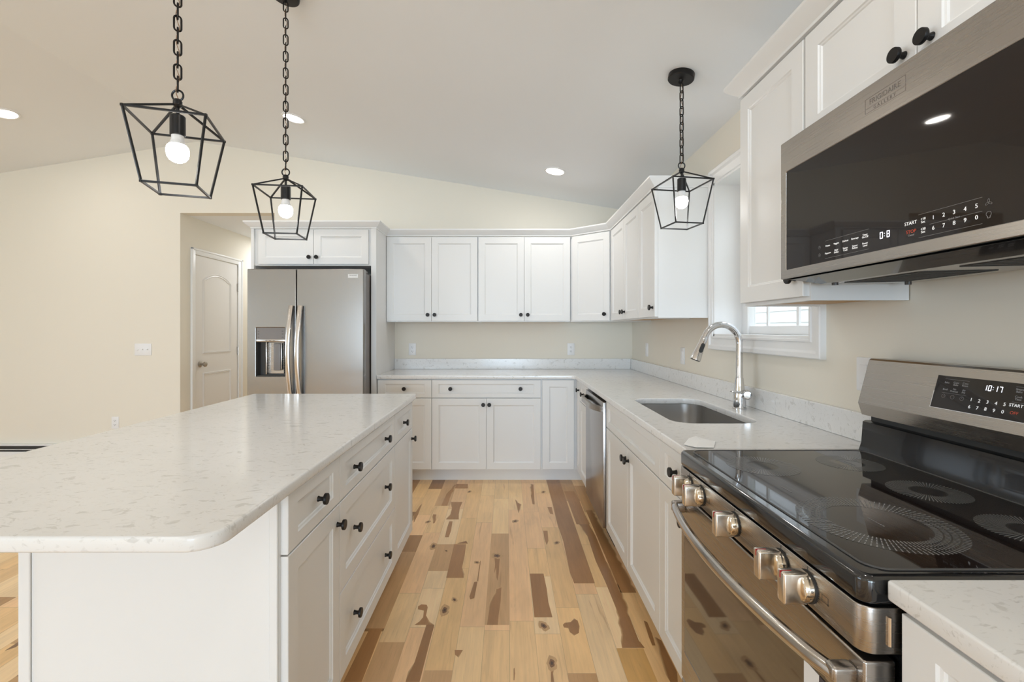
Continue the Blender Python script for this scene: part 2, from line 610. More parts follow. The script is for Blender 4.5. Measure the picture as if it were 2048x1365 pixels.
# ---- floor: boards laid along Y, with their natural colour, heartwood and knots
random.seed(11)
HEARTWOOD = [[(0.336, 4.009), (0.447, 4.009), (0.445, 2.357), (0.34, 2.357), (0.333, 2.461), (0.342, 2.829), (0.333, 3.07), (0.337, 3.387)], [(0.455, 3.7), (0.534, 3.7), (0.545, 3.52), (0.542, 3.235), (0.547, 3.07), (0.459, 3.07)], [(0.476, 3.07), (0.541, 3.07), (0.552, 2.897), (0.548, 2.585), (0.56, 2.261), (0.548, 2.078), (0.545, 1.923), (0.556, 1.878), (0.465, 1.878), (0.491, 1.997), (0.503, 2.152), (0.501, 2.364), (0.493, 2.585), (0.501, 2.897)], [(0.56, 3.309), (0.605, 3.309), (0.632, 2.272), (0.556, 2.272), (0.558, 2.722)], [(-0.316, 2.785), (-0.245, 2.785), (-0.241, 2.642), (-0.243, 2.513), (-0.224, 2.409), (-0.315, 2.409)], [(0.12, 2.45), (0.192, 2.45), (0.197, 2.304), (0.195, 2.192), (0.203, 2.078), (0.122, 2.078)], [(-0.054, 2.304), (-0.028, 2.319), (-0.03, 2.205), (-0.038, 2.09), (-0.04, 2.024), (-0.087, 2.024), (-0.081, 2.14), (-0.068, 2.233)], [(-0.591, 2.0), (-0.536, 2.0), (-0.53, 1.696), (-0.597, 1.696)], [(-0.351, 2.023), (-0.316, 2.023), (-0.318, 1.912), (-0.319, 1.696), (-0.37, 1.696), (-0.357, 1.798), (-0.354, 1.923)], [(-0.419, 3.469), (-0.332, 3.469), (-0.34, 3.356), (-0.336, 3.235), (-0.327, 3.15), (-0.414, 3.15), (-0.394, 3.235), (-0.396, 3.356)], [(-0.423, 3.876), (-0.326, 3.876), (-0.317, 3.766), (-0.422, 3.766)], [(0.199, 3.867), (0.219, 3.859), (0.212, 3.663), (0.203, 3.419), (0.188, 3.426), (0.185, 3.59)], [(-0.387, 3.118), (-0.365, 3.118), (-0.358, 2.969), (-0.361, 2.878), (-0.384, 2.878), (-0.389, 3.018)], [(0.231, 2.973), (0.259, 2.973), (0.252, 2.829), (0.237, 2.774), (0.23, 2.851)], [(-0.167, 2.368), (-0.151, 2.372), (-0.154, 2.289), (-0.157, 2.226), (-0.175, 2.216), (-0.181, 2.239), (-0.174, 2.304)], [(-0.149, 2.589), (-0.145, 2.576), (-0.147, 2.445), (-0.147, 2.372), (-0.153, 2.38), (-0.152, 2.495)], [(-0.413, 2.159), (-0.401, 2.175), (-0.375, 2.172), (-0.367, 2.152), (-0.364, 2.09), (-0.343, 2.043), (-0.316, 2.024), (-0.403, 2.024), (-0.385, 2.048), (-0.375, 2.078), (-0.38, 2.127), (-0.409, 2.137)], [(0.243, 2.025), (0.254, 2.039), (0.28, 2.043), (0.3, 2.066), (0.312, 2.054), (0.314, 2.014), (0.304, 1.97), (0.282, 1.956), (0.267, 1.975), (0.264, 2.003), (0.246, 2.006)], [(-0.071, 2.623), (-0.039, 2.642), (-0.042, 2.567), (-0.044, 2.445), (-0.049, 2.38), (-0.055, 2.412), (-0.059, 2.513), (-0.068, 2.445), (-0.065, 2.548)], [(-0.21, 1.865), (-0.177, 1.865), (-0.192, 1.825), (-0.206, 1.839)], [(0.62, 1.943), (0.638, 1.923), (0.638, 1.746), (0.623, 1.696), (0.596, 1.696), (0.608, 1.844)], [(-0.645, 3.221), (-0.636, 3.387), (-0.627, 3.436), (-0.619, 3.235), (-0.62, 3.096)], [(-0.474, 3.626), (-0.435, 3.859), (-0.421, 3.851), (-0.435, 3.52), (-0.437, 3.394), (-0.48, 3.394)], [(0.604, 2.054), (0.616, 2.043), (0.613, 1.965), (0.604, 1.892), (0.591, 1.892), (0.593, 1.943)], [(0.168, 1.78), (0.181, 1.78), (0.172, 1.737), (0.172, 1.696), (0.16, 1.696)], [(0.025, 1.763), (0.029, 1.767), (0.03, 1.737), (0.027, 1.704), (0.024, 1.704)], [(0.062, 3.52), (0.079, 3.452), (0.103, 3.419), (0.08, 3.25), (0.074, 3.356)], [(-0.515, 3.235), (-0.492, 3.235), (-0.48, 3.096), (-0.491, 3.083)], [(0.293, 3.368), (0.324, 3.368), (0.322, 3.235), (0.301, 3.25)], [(-0.3, 2.796), (-0.248, 2.829), (-0.235, 2.794)]]
TINTED = [[(-0.098, 2.932), (0.009, 2.932), (0.013, 2.642), (0.013, 2.349), (0.01, 2.024), (-0.04, 2.024), (-0.087, 2.024), (-0.092, 2.445)], [(-0.602, 2.495), (-0.52, 2.691), (-0.518, 2.0), (-0.591, 2.0)], [(-0.526, 1.912), (-0.427, 1.912), (-0.452, 1.696), (-0.53, 1.696)], [(0.458, 1.876), (0.555, 1.876), (0.554, 1.696), (0.448, 1.696)], [(-0.408, 2.681), (-0.314, 2.785), (-0.324, 2.478), (-0.426, 2.478)], [(-0.317, 1.754), (-0.207, 1.754), (-0.21, 1.696), (-0.315, 1.696)], [(-0.542, 3.987), (-0.45, 3.987), (-0.435, 3.859), (-0.48, 3.394), (-0.51, 3.394)]]
KNOTS = [(0.159, 2.017, 0.016), (0.173, 1.791, 0.017), (-0.286, 2.13, 0.018), (-0.057, 2.642, 0.02), (-0.298, 3.689, 0.012), (0.055, 3.12, 0.014), (0.3, 2.804, 0.012), (-0.437, 2.759, 0.018), (0.288, 3.681, 0.013), (-0.25, 2.212, 0.01), (-0.166, 2.567, 0.01), (-0.528, 3.109, 0.012), (-0.353, 2.701, 0.008)]



def floor():
    W = 0.1077
    vs, fs, cols, uvs = [], [], [], []

    def face(pts, col, uv):
        o = len(vs)
        vs.extend(pts)
        fs.append(tuple(range(o, o + len(pts))))
        cols.extend([col] * len(pts))
        uvs.extend(uv)

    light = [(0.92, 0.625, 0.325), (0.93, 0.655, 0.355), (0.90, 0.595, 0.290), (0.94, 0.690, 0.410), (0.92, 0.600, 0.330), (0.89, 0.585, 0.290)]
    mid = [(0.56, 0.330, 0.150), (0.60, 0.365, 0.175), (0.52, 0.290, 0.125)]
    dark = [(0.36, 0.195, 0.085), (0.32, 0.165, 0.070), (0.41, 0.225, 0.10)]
    c0 = int((LX - 0.0107) / W) - 1
    c1 = int((WX - 0.0107) / W) + 1
    for c in range(c0, c1 + 1):
        x0 = 0.0107 + c * W
        x1 = x0 + W
        if x1 < LX or x0 > WX + 0.1:
            continue
        y = FY - random.random() * 0.8
        while y < 7.0:
            ln = random.choice([0.32, 0.45, 0.6, 0.75, 0.95, 1.2])
            ln *= random.uniform(0.85, 1.15)
            ye = min(y + ln, 7.0)
            q = random.random()
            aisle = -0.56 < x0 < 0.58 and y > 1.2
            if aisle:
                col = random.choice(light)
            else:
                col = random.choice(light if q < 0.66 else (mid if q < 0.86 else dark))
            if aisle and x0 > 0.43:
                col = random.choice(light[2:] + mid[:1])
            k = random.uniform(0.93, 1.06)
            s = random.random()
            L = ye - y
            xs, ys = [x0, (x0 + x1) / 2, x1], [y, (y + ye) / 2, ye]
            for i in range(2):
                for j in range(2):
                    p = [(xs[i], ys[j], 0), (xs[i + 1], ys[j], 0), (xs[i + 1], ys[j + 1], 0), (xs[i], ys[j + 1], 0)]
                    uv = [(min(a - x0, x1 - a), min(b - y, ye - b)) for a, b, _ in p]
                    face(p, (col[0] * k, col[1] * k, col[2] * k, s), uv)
            y = ye

    def inner(poly, z, col):
        # a soft-edged patch: darker heart with a slightly lighter border
        face([(x, y, z) for x, y in poly], col, [(0.05, 0.05)] * len(poly))

    def wobble(poly, amp):
        out = []
        n = len(poly)
        for i in range(n):
            a, b = poly[i], poly[(i + 1) % n]
            d = math.hypot(b[0] - a[0], b[1] - a[1])
            m = max(1, int(d / 0.035))
            straight = abs(a[0] - b[0]) < 0.012 or abs(a[1] - b[1]) < 0.006
            for k in range(m):
                t = k / m
                w = 0.0 if straight or k == 0 else random.uniform(-amp, amp)
                out.append((a[0] + (b[0] - a[0]) * t + w, a[1] + (b[1] - a[1]) * t, 0.0 if straight else 1.0))
        return out

    def soft(pts, z, col, edge, wid):
        # heartwood that fades into the sapwood over a few millimetres
        n = len(pts)
        area = sum(pts[i][0] * pts[(i + 1) % n][1] - pts[(i + 1) % n][0] * pts[i][1] for i in range(n))
        sg = 1 if area > 0 else -1
        inn, ext = [], []
        for i in range(n):
            a, p, b = pts[i - 1], pts[i], pts[(i + 1) % n]
            tx, ty = b[0] - a[0], b[1] - a[1]
            d = math.hypot(tx, ty) or 1
            nx, ny = ty / d * sg, -tx / d * sg
            q = wid * min(p[2], pts[i - 1][2])
            inn.append((p[0] - nx * q * 0.6, p[1] - ny * q * 0.6, z))
            ext.append((p[0] + nx * q * 0.6, p[1] + ny * q * 0.6, z))
        face(inn, col, [(0.05, 0.05)] * n)
        for i in range(n):
            j = (i + 1) % n
            if pts[i][2] == 0 and pts[i - 1][2] == 0 and pts[j][2] == 0:
                continue
            o = len(vs)
            vs.extend([inn[i], inn[j], ext[j], ext[i]])
            fs.append((o, o + 1, o + 2, o + 3))
            cols.extend([col, col, edge, edge])
            uvs.extend([(0.05, 0.05)] * 4)

    hw = [(0.40, 0.205, 0.082), (0.43, 0.220, 0.088), (0.36, 0.180, 0.070)]
    for i, poly in enumerate(TINTED):
        c_ = (sum(p[0] for p in poly) / len(poly) - 0.0107) // W
        ya, yb = min(p[1] for p in poly), max(p[1] for p in poly)
        xa = 0.0107 + c_ * W
        inner([(xa, ya), (xa + W, ya), (xa + W, yb), (xa, yb)], 0.0003, (0.64, 0.395, 0.20, 0.13 * i) if i != 3 else (0.66, 0.385, 0.13, 0.4))
    for i, poly in enumerate(HEARTWOOD):
        h = hw[i % 3]
        soft(wobble(poly, 0.005), 0.0006, (*h, (i * 0.173) % 1), (0.72, 0.485, 0.25, (i * 0.173) % 1), 0.007)
    for x, y, r in KNOTS:
        a0 = random.random() * 6
        for rr, col, z in ((1.9, (0.60, 0.37, 0.18), 0.0007), (1.0, (0.22, 0.105, 0.045), 0.0009), (0.45, (0.07, 0.035, 0.02), 0.0011)):
            p = []
            for k in range(14):
                a = 2 * PI * k / 14
                w = 1 + 0.22 * math.sin(2 * a + a0) + 0.12 * math.sin(5 * a + a0)
                p.append((x + math.cos(a) * r * rr * w * 0.75, y + math.sin(a) * r * rr * w * 1.1, z))
            face(p, (*col, random.random()), [(0.05, 0.05)] * len(p))
    # a few further mineral streaks elsewhere in the room
    for _ in range(70):
        x, y = random.uniform(-5.5, -1.4), random.uniform(-2, 4.3)
        ln, w = random.uniform(0.08, 0.4), random.uniform(0.008, 0.022)
        face([(x, y, 0.0004), (x + w, y + ln * 0.2, 0.0004), (x + w * 0.9, y + ln * 0.7, 0.0004), (x + w * 0.4, y + ln, 0.0004), (x - w * 0.1, y + ln * 0.5, 0.0004)],
             (0.27, 0.145, 0.07, random.random()), [(0.05, 0.05)] * 5)
    me = bpy.data.meshes.new('floor')
    me.from_pydata(vs, [], fs)
    me.materials.append(M['planks'])
    ca = me.color_attributes.new('board_color', 'FLOAT_COLOR', 'CORNER')
    ul = me.uv_layers.new(name='board')
    # one corner per vertex, in order
    flat = []
    for c in cols:
        flat += c
    ca.data.foreach_set('color', flat)
    fl = []
    for u in uvs:
        fl += u
    ul.data.foreach_set('uv', fl)
    me.update()
    o = bpy.data.objects.new('floor', me)
    COL.objects.link(o)
    tag(o, 'light hickory plank floor with dark heartwood streaks and knots', 'floor', kind='structure')
    return o


floor()

# ---- back wall with the hallway opening
HX0, HX1, HZ = -3.17, -2.255, 2.42
b = MB()
out = [(LX, 0), (HX0, 0), (HX0, HZ), (HX1, HZ), (HX1, 0), (WX + 0.2, 0), (WX + 0.2, ceil_z(WX + 0.2) + 0.03), (RX, RZ + 0.03), (LX, ceil_z(LX) + 0.03)]
b.mesh(slab([out], -0.12, 0), 0, False, Matrix.Translation((0, BY, 0)) @ STAND_XZ)
struct(b, 'wall_back', M['wall'], 'cream far wall under the sloped ceiling with a hallway opening', 'wall')

# ---- right wall with the window over the sink
WY0, WY1, WZ0, WZ1 = 1.847, 2.716, 1.249, 2.139
b = MB()
b.mesh(slab([[(FY, 0), (BY, 0), (BY, 2.46), (FY, 2.46)], rect(WY0, WY1, WZ0, WZ1)], 0, 0.2), 0, False, Matrix.Translation((WX, 0, 0)) @ STAND_YZ)
struct(b, 'wall_right', M['wall'], 'cream wall on the right with the window over the sink', 'wall')

# ---- wall behind the camera and far left wall, with openings added for the fill lights
b = MB()
outf = [(LX, 0), (WX, 0), (WX, ceil_z(WX) + 0.03), (RX, RZ + 0.03), (LX, ceil_z(LX) + 0.03)]
b.mesh(slab([outf, rect(-3.75, -1.25, 0.08, 2.2), rect(-0.95, 0.95, 0.08, 2.2)], 0, 0.15), 0, False, Matrix.Translation((0, FY, 0)) @ STAND_XZ)
struct(b, 'wall_front', M['wall'], 'cream wall behind the camera with two openings added for fill light', 'wall')
b = MB()
b.mesh(slab([[(FY, 0), (BY, 0), (BY, 2.58), (FY, 2.58)], rect(-1.7, 0.9, 0.8, 2.2)], -0.15, 0), 0, False, Matrix.Translation((LX, 0, 0)) @ STAND_YZ)
struct(b, 'wall_left', M['wall'], 'cream wall at the far left end of the room', 'wall')

# ---- vaulted ceiling: two slopes meeting at a ridge
b = MB()
xs = [LX - 0.1, RX, WX + 0.2]
b.add([(xs[0], FY, ceil_z(xs[0])), (xs[1], FY, RZ), (xs[2], FY, ceil_z(xs[2])), (xs[0], BY, ceil_z(xs[0])), (xs[1], BY, RZ), (xs[2], BY, ceil_z(xs[2])),
       (xs[0], FY, ceil_z(xs[0]) + 0.1), (xs[1], FY, RZ + 0.1), (xs[2], FY, ceil_z(xs[2]) + 0.1), (xs[0], BY, ceil_z(xs[0]) + 0.1), (xs[1], BY, RZ + 0.1), (xs[2], BY, ceil_z(xs[2]) + 0.1)],
      [(0, 1, 4, 3), (1, 2, 5, 4), (6, 9, 10, 7), (7, 10, 11, 8), (0, 3, 9, 6), (2, 8, 11, 5), (0, 6, 7, 1), (1, 7, 8, 2), (3, 4, 10, 9), (4, 5, 11, 10)])
struct(b, 'ceiling', M['ceil'], 'white vaulted ceiling with two shallow slopes', 'ceiling', angle=2)

# ---- hallway beyond the opening
b = MB()
b.mesh(slab([[(BY + 0.12, 0), (6.8, 0), (6.8, HZ), (BY + 0.12, HZ)], rect(4.71, 5.47, -0.01, 2.055)], -0.1, 0), 0, False, Matrix.Translation((HX0, 0, 0)) @ STAND_YZ)
struct(b, 'wall_hall_left', M['wall'], 'cream hallway wall that holds the white panel door', 'wall')
b = MB()
b.box(HX0 - 0.1, HX1 + 0.1, 6.8, 6.9, 0, HZ)
struct(b, 'wall_hall_end', M['wall'], 'cream wall at the end of the hallway', 'wall')
b = MB()
b.box(HX1, HX1 + 0.1, BY + 0.12, 6.8, 0, HZ)
struct(b, 'wall_hall_right', M['wall'], 'cream hallway wall behind the fridge alcove', 'wall')
b = MB()
b.box(HX0 - 0.1, HX1 + 0.1, BY + 0.12, 6.9, HZ, HZ + 0.08)
struct(b, 'ceiling_hall', M['ceil'], 'low flat hallway ceiling beyond the opening', 'ceiling')

# ---- hallway door
t = thing('door_1', 'white two-panel arch-top door in the hallway', 'door', (HX0, 4.715, 0))
t['kind'] = 'structure'
b = MB()
b.rbox(-0.035, 0, 0.003, 0.75, 0.008, 2.048, 0.002, 1)


def door_ring(pts, mb):
    # moulded edge round a panel: groove then bead
    P = [(0.0, p[0], p[1]) for p in pts]
    mb.tube(P, [(-0.016, 0.0), (-0.010, 0.007), (0.0, 0.002), (0.008, 0.008), (0.016, 0.0)], True, up=(1, 0, 0), smooth=True)


arch = [(0.14, 1.045), (0.61, 1.045), (0.61, 1.80)]
for k in range(1, 12):
    f = k / 12
    arch.append((0.61 - 0.47 * f, 1.80 + 0.30 * f * (1 - f)))
arch.append((0.14, 1.80))
door_ring(arch, b)
door_ring([(0.14, 0.24), (0.61, 0.24), (0.61, 0.825), (0.14, 0.825)], b)
b.build('panel', M['door'], t)
c = MB()
for y0, y1, z0, z1 in ((-0.062, 0.0, 0, 2.115), (0.755, 0.835, 0, 2.115), (0.0, 0.755, 2.052, 2.115)):
    c.rbox(0.0, 0.014, y0, y1, z0, z1, 0.004, 2)
    if z0 == 0:
        c.rbox(0.006, 0.022, y0 if y0 < 0 else y1 - 0.02, y0 + 0.02 if y0 < 0 else y1, 0, z1, 0.004, 2)
    else:
        c.rbox(0.006, 0.022, -0.062, 0.835, z1 - 0.02, z1, 0.004, 2)
c.build('door_casing', M['trim'], t)
k = MB()
XK = Matrix.Translation((0.0, 0.085, 0.93)) @ Matrix.Rotation(PI / 2, 4, 'Y')
k.lathe([(0.032, 0), (0.032, 0.006), (0.024, 0.012), (0.012, 0.016), (0.011, 0.032), (0.018, 0.038), (0.027, 0.05), (0.026, 0.062), (0.016, 0.070), (0.004, 0.072)], 24, 0, XK)
k.rbox(-0.001, 0.002, -0.002, 0.008, 0.90, 0.96, 0.0008, 1)
k.build('door_knob', M['nickel'], t)
for z in (0.25, 1.04, 1.78):
    h = MB()
    h.rbox(0.0, 0.006, 0.742, 0.772, z - 0.045, z + 0.045, 0.001, 1)
    h.tube([(0.008, 0.756, z - 0.048), (0.008, 0.756, z + 0.048)], circ(0.006, 8))
    h.build('hinge', M['nickel'], t)

# ---- window over the sink
t = thing('window_1', 'white window in the right wall above the sink', 'window', (WX, 0, 0))
t['kind'] = 'structure'
# picture-frame casing: one moulded profile mitred round the opening
c = MB()
prof = [(0.0, 0.0), (0.0, 0.017), (0.002, 0.019), (0.011, 0.019), (0.014, 0.013), (0.046, 0.015), (0.052, 0.020), (0.056, 0.025), (0.073, 0.026), (0.077, 0.023), (0.078, 0.0)]
vs, fs = [], []
for o_, h_ in prof:
    ol = o_ * 0.48
    vs += [(-h_, WY0 - o_, WZ0 - o_), (-h_, WY1 + ol, WZ0 - o_), (-h_, WY1 + ol, WZ1 + o_), (-h_, WY0 - o_, WZ1 + o_)]
for i in range(len(prof) - 1):
    for k in range(4):
        fs.append((i * 4 + k, i * 4 + (k + 1) % 4, (i + 1) * 4 + (k + 1) % 4, (i + 1) * 4 + k))
c.add(vs, fs)
c.build('casing', M['trim'], t)
j = MB()
j.box(-0.01, 0.2, WY0 - 0.001, WY0 + 0.012, WZ0, WZ1)
j.box(-0.01, 0.2, WY1 - 0.012, WY1 + 0.001, WZ0, WZ1)
j.box(-0.01, 0.2, WY0, WY1, WZ0 - 0.001, WZ0 + 0.012)
j.box(-0.01, 0.2, WY0, WY1, WZ1 - 0.012, WZ1 + 0.001)
j.build('jamb', M['trim'], t)
f = MB()
x0, x1 = 0.15, 0.19
f.rbox(x0, x1, WY0 + 0.012, WY0 + 0.055, WZ0 + 0.012, WZ1 - 0.012, 0.004)
f.rbox(x0, x1, WY1 - 0.09, WY1 - 0.012, WZ0 + 0.012, WZ1 - 0.012, 0.004)
f.rbox(x0, x1, WY0 + 0.05, WY1 - 0.08, WZ0 + 0.012, WZ0 + 0.057, 0.004)
f.rbox(x0, x1, WY0 + 0.05, WY1 - 0.08, WZ1 - 0.06, WZ1 - 0.012, 0.004)
f.rbox(x0 - 0.012, x0 + 0.004, WY1 - 0.10, WY1 - 0.085, WZ0 + 0.012, WZ1 - 0.012, 0.003)
f.rbox(x0 - 0.008, x1, WY0 + 0.05, WY1 - 0.08, 1.70, 1.74, 0.004)
sash = f.build('sash', M['trim'], t)
g = MB()
for y in (2.471, 2.213, 1.955):
    g.box(0.168, 0.178, y - 0.009, y + 0.009, WZ0 + 0.05, WZ1 - 0.05)
g.build('grille', M['trim'], sash)
g = MB()
g.box(0.179, 0.182, WY0 + 0.05, WY1 - 0.085, WZ0 + 0.05, WZ1 - 0.05)
g.build('glass', M['pane'], sash)

# ---- outside the window: neighbouring white siding and ground
b = MB()
for k in range(26):
    z = -0.3 + k * 0.19
    b.add([(4.6, -4, z), (4.6, 12, z), (4.58, 12, z), (4.58, -4, z), (4.6, -4, z + 0.19), (4.6, 12, z + 0.19)],
          [(0, 1, 2, 3), (3, 2, 5, 4), (0, 4, 5, 1)])
struct(b, 'wall_exterior', M['siding'], 'white lap siding of the house outside the window', 'wall')
b = MB()
b.box(-14, 14, -20, 14, -0.4, -0.32)
struct(b, 'ground_exterior', M['ground'], 'ground outside the house', 'ground')

# ================================================================ small fittings on the walls


def outlet_plate(name, label, loc, rz, group=None):
    """duplex receptacle, facing local -Y"""
    t = thing(name, label, 'outlet', loc, rz, group)
    p = MB()
    p.rbox(-0.035, 0.035, -0.006, 0, -0.0575, 0.0575, 0.0025, 2)
    p.build('plate', M['plate'], t)
    for z in (0.02, -0.02):
        r = MB()
        X = Matrix.Translation((0, -0.005, z)) @ STAND_XZ
        r.mesh(slab([rounded([(-0.017, -0.014, 0.006), (0.017, -0.014, 0.006), (0.017, 0.014, 0.006), (-0.017, 0.014, 0.006)])], 0, 0.003), 0, False, X)
        rr = r.build('receptacle', M['plate'], t)
        s = MB()
        s.box(-0.008, -0.0055, -0.0088, -0.0079, z - 0.003, z + 0.007)
        s.box(0.0055, 0.008, -0.0088, -0.0079, z - 0.002, z + 0.006)
        s.lathe([(0.0026, 0), (0.0026, 0.0008)], 10, 0, Matrix.Translation((0, -0.008, z - 0.008)) @ Matrix.Rotation(PI / 2, 4, 'X'))
        s.build('slot', M['slot'], rr)
    return t


def flat_plate(name, label, loc, rz, group=None):
    """blank-faced rocker plate seen edge-on, facing local -Y"""
    t = thing(name, label, 'wall plate', loc, rz, group)
    p = MB()
    p.rbox(-0.035, 0.035, -0.006, 0, -0.0575, 0.0575, 0.0025, 2)
    p.build('plate', M['plate'], t)
    r = MB()
    r.rbox(-0.0165, 0.0165, -0.0095, -0.005, -0.033, 0.033, 0.0015, 1)
    r.build('rocker', M['plate'], t)
    return t


outlet_plate('outlet', 'white outlet on the back wall nearest the fridge panel', (-0.917, BY, 1.097), 0)
outlet_plate('outlet', 'white outlet on the back wall nearest the room corner', (0.62, BY, 1.097), 0)
outlet_plate('outlet', 'white outlet low on the bare far wall above the baseboard heater', (-3.797, BY, 0.384), 0)
flat_plate('wall_plate', 'white plate on the right wall nearest the room corner', (WX, 4.03, 1.112), -PI / 2)
flat_plate('wall_plate', 'white plate on the right wall beside the window, behind the faucet spray head', (WX, 3.21, 1.106), -PI / 2)
flat_plate('wall_plate', 'white plate on the right wall half hidden by the range control panel', (WX, 1.575, 1.135), -PI / 2)

t = thing('light_switch', 'white three-gang light switch on the bare far wall', 'light switch', (-3.527, BY, 1.094))
p = MB()
p.rbox(-0.082, 0.082, -0.006, 0, -0.0575, 0.0575, 0.0025, 2)
p.build('plate', M['plate'], t)
for x, up in ((-0.046, 1), (0, -1), (0.046, -1)):
    g = MB()
    g.rbox(x - 0.0055, x + 0.0055, -0.0068, -0.005, -0.0125, 0.0125, 0.0006, 1)
    X = Matrix.Translation((x, -0.006, 0)) @ Matrix.Rotation(R(28) * up, 4, 'X')
    g.rbox(-0.004, 0.004, -0.013, 0.002, -0.005, 0.005, 0.001, 1, 0, X)
    g.build('toggle', M['plate'], t)

t = thing('baseboard_heater', 'white baseboard heater with dark slots along the far wall', 'heater', (-4.85, BY, 0))
p = MB()
p.rbox(-1.45, 1.45, -0.012, 0, 0.02, 0.182, 0.002, 1)
p.rbox(-1.45, 1.45, -0.045, -0.005, 0.168, 0.182, 0.004, 2)
p.rbox(-1.45, 1.45, -0.062, -0.054, 0.045, 0.118, 0.003, 2)
p.build('cover', M['trim'], t)
p = MB()
p.box(-1.44, 1.44, -0.05, -0.012, 0.03, 0.167)
fins = p.build('fin_core', M['slot'], t)
p = MB()
p.rbox(-1.44, 1.44, -0.058, -0.048, 0.134, 0.140, 0.002, 1)
p.build('damper', M['plate'], t)
for s in (-1, 1):
    p = MB()
    p.rbox(s * 1.45 - 0.02, s * 1.45 + 0.02, -0.066, 0, 0.0, 0.186, 0.005, 2)
    p.build('end_cap', M['trim'], t)
# ================================================================ cabinets
# local frame of a cabinet: x left->right seen from the front, front faces at y = 0, depth to +y, z up


def rings(mb, R_, mi=0):
    """bridge a list of rectangles given as (x0, x1, z0, z1, y)"""
    vs, fs = [], []
    for x0, x1, z0, z1, y in R_:
        vs += [(x0, y, z0), (x1, y, z0), (x1, y, z1), (x0, y, z1)]
    for i in range(len(R_) - 1):
        for k in range(4):
            a, c = i * 4 + k, i * 4 + (k + 1) % 4
            fs.append((a, c, c + 4, a + 4))
    n = (len(R_) - 1) * 4
    fs.append((3, 2, 1, 0))
    fs.append((n, n + 1, n + 2, n + 3))
    mb.add(vs, fs, mi)


def shaker(mb, x0, x1, z0, z1, rx=0.057, rz=0.057, t=0.02, d=0.009):
    e = 0.002
    q = lambda ix, iz, y: (x0 + ix, x1 - ix, z0 + iz, z1 - iz, y)
    rings(mb, [q(0, 0, t), q(0, 0, e), q(e * 0.4, e * 0.4, e * 0.4), q(e, e, 0), q(rx, rz, 0), q(rx + 0.0025, rz + 0.0025, 0.004),
               q(rx + 0.0065, rz + 0.0065, 0.0055), q(rx + 0.009, rz + 0.009, d)])


KNOB = None


def knob(parent, x, z):
    global KNOB
    if KNOB is None:
        k = MB()
        X = Matrix.Rotation(PI / 2, 4, 'X')     # local z -> -y
        k.lathe([(0.0085, -0.001), (0.0085, 0.001), (0.0070, 0.004), (0.0062, 0.010), (0.0070, 0.0165), (0.0105, 0.0180), (0.0158, 0.0186),
                 (0.0166, 0.0196), (0.0166, 0.0262), (0.0158, 0.0274), (0.0, 0.0276)], 28, 0, X, cap=False)
        o = k.build('knob', M['black'], parent)
        KNOB = o
    else:
        o = KNOB.copy()
        COL.objects.link(o)
        o.parent = parent
    o.location = (x, 0, z)
    return o


def cabinet(name, label, cat, loc, rz, w, depth, z0, z1, fronts, group=None, toe=False, ply=False, carcass=False, recess=0.0):
    t = thing(name, label, cat, loc, rz, group)
    b = MB()
    y0 = 0.0205
    if carcass:
        b.box(0, 0.018, y0, depth, z0, z1)
        b.box(w - 0.018, w, y0, depth, z0, z1)
        b.box(0.018, w - 0.018, y0, depth, z0, z0 + 0.018)
        b.box(0.018, w - 0.018, depth - 0.01, depth, z0, z1)
        b.box(0.018, w - 0.018, y0, y0 + 0.02, z1 - 0.025, z1)
        b.box(0.018, w - 0.018, y0, y0 + 0.02, z0, z1 - 0.16)
    elif ply:
        # upper cabinet: painted box whose raw underside sits a little above the face frame
        b.box(0, w, y0, y0 + 0.02, z0, z1)
        b.box(0, 0.016, y0 + 0.02, depth, z0, z1)
        b.box(w - 0.016, w, y0 + 0.02, depth, z0, z1)
        b.box(0.016, w - 0.016, y0 + 0.02, depth, z0 + 0.014, z1)
    else:
        b.box(0, w, y0, depth, z0, z1)
    b.build('cabinet_body', M['white'], t)
    if ply:
        u = MB()
        u.box(0.016, w - 0.016, y0 + 0.02, depth, z0 + 0.008, z0 + 0.014)
        u.build('raw_underside', M['ply'], t)
    if toe:
        k = MB()
        k.box(0, w, 0.0955, 0.115, 0.0, z0)
        k.build('toe_kick', M['white'], t)
    for f in fronts:
        m = MB()
        kw = {}
        if f[0] == 'drawer':
            kw = dict(rx=0.055, rz=0.034)
        if f[0] == 'deep':
            kw = dict(rx=0.055, rz=0.052)
        shaker(m, f[1], f[2], f[3], f[4], **kw)
        o = m.build('door' if f[0] == 'door' else 'drawer', M['white'], t, angle=20)
        for kx, kz in f[5]:
            knob(o, kx, kz)
    return t


G = 0.0016
ZB, ZC, ZD, ZT = 0.116, 0.7115, 0.7165, 0.866    # base: door bottom, door top, drawer bottom, drawer top
ZBOX = 0.8755
BASE = 'white shaker base cabinets'
YD = 3.888                                       # door plane of the back run
XD = 0.583                                       # door plane of the right run
# --- back run
w = 0.457
cabinet('base_cabinet', 'white base cabinet beside the fridge panel with one drawer over a door', 'cabinet', (-1.087, YD, 0), 0, w, BY - YD - 0.004, 0.105, ZBOX,
        [('drawer', G + 0.006, w - G, ZD, ZT, [(w / 2, 0.793)]), ('door', G + 0.006, w - G, ZB, ZC, [(0.036, 0.66)])], BASE, toe=True)
w = 0.914
cabinet('base_cabinet', 'wide white base cabinet on the back wall with a two-knob drawer over double doors', 'cabinet', (-0.63, YD, 0), 0, w, BY - YD - 0.004, 0.105, ZBOX,
        [('drawer', G, w - G, ZD, ZT, [(0.158, 0.793), (w - 0.172, 0.793)]), ('door', G, w / 2 - G / 2, ZB, ZC, [(w / 2 - 0.025, 0.66)]),
         ('door', w / 2 + G / 2, w - G, ZB, ZC, [(w / 2 + 0.025, 0.66)])], BASE, toe=True)
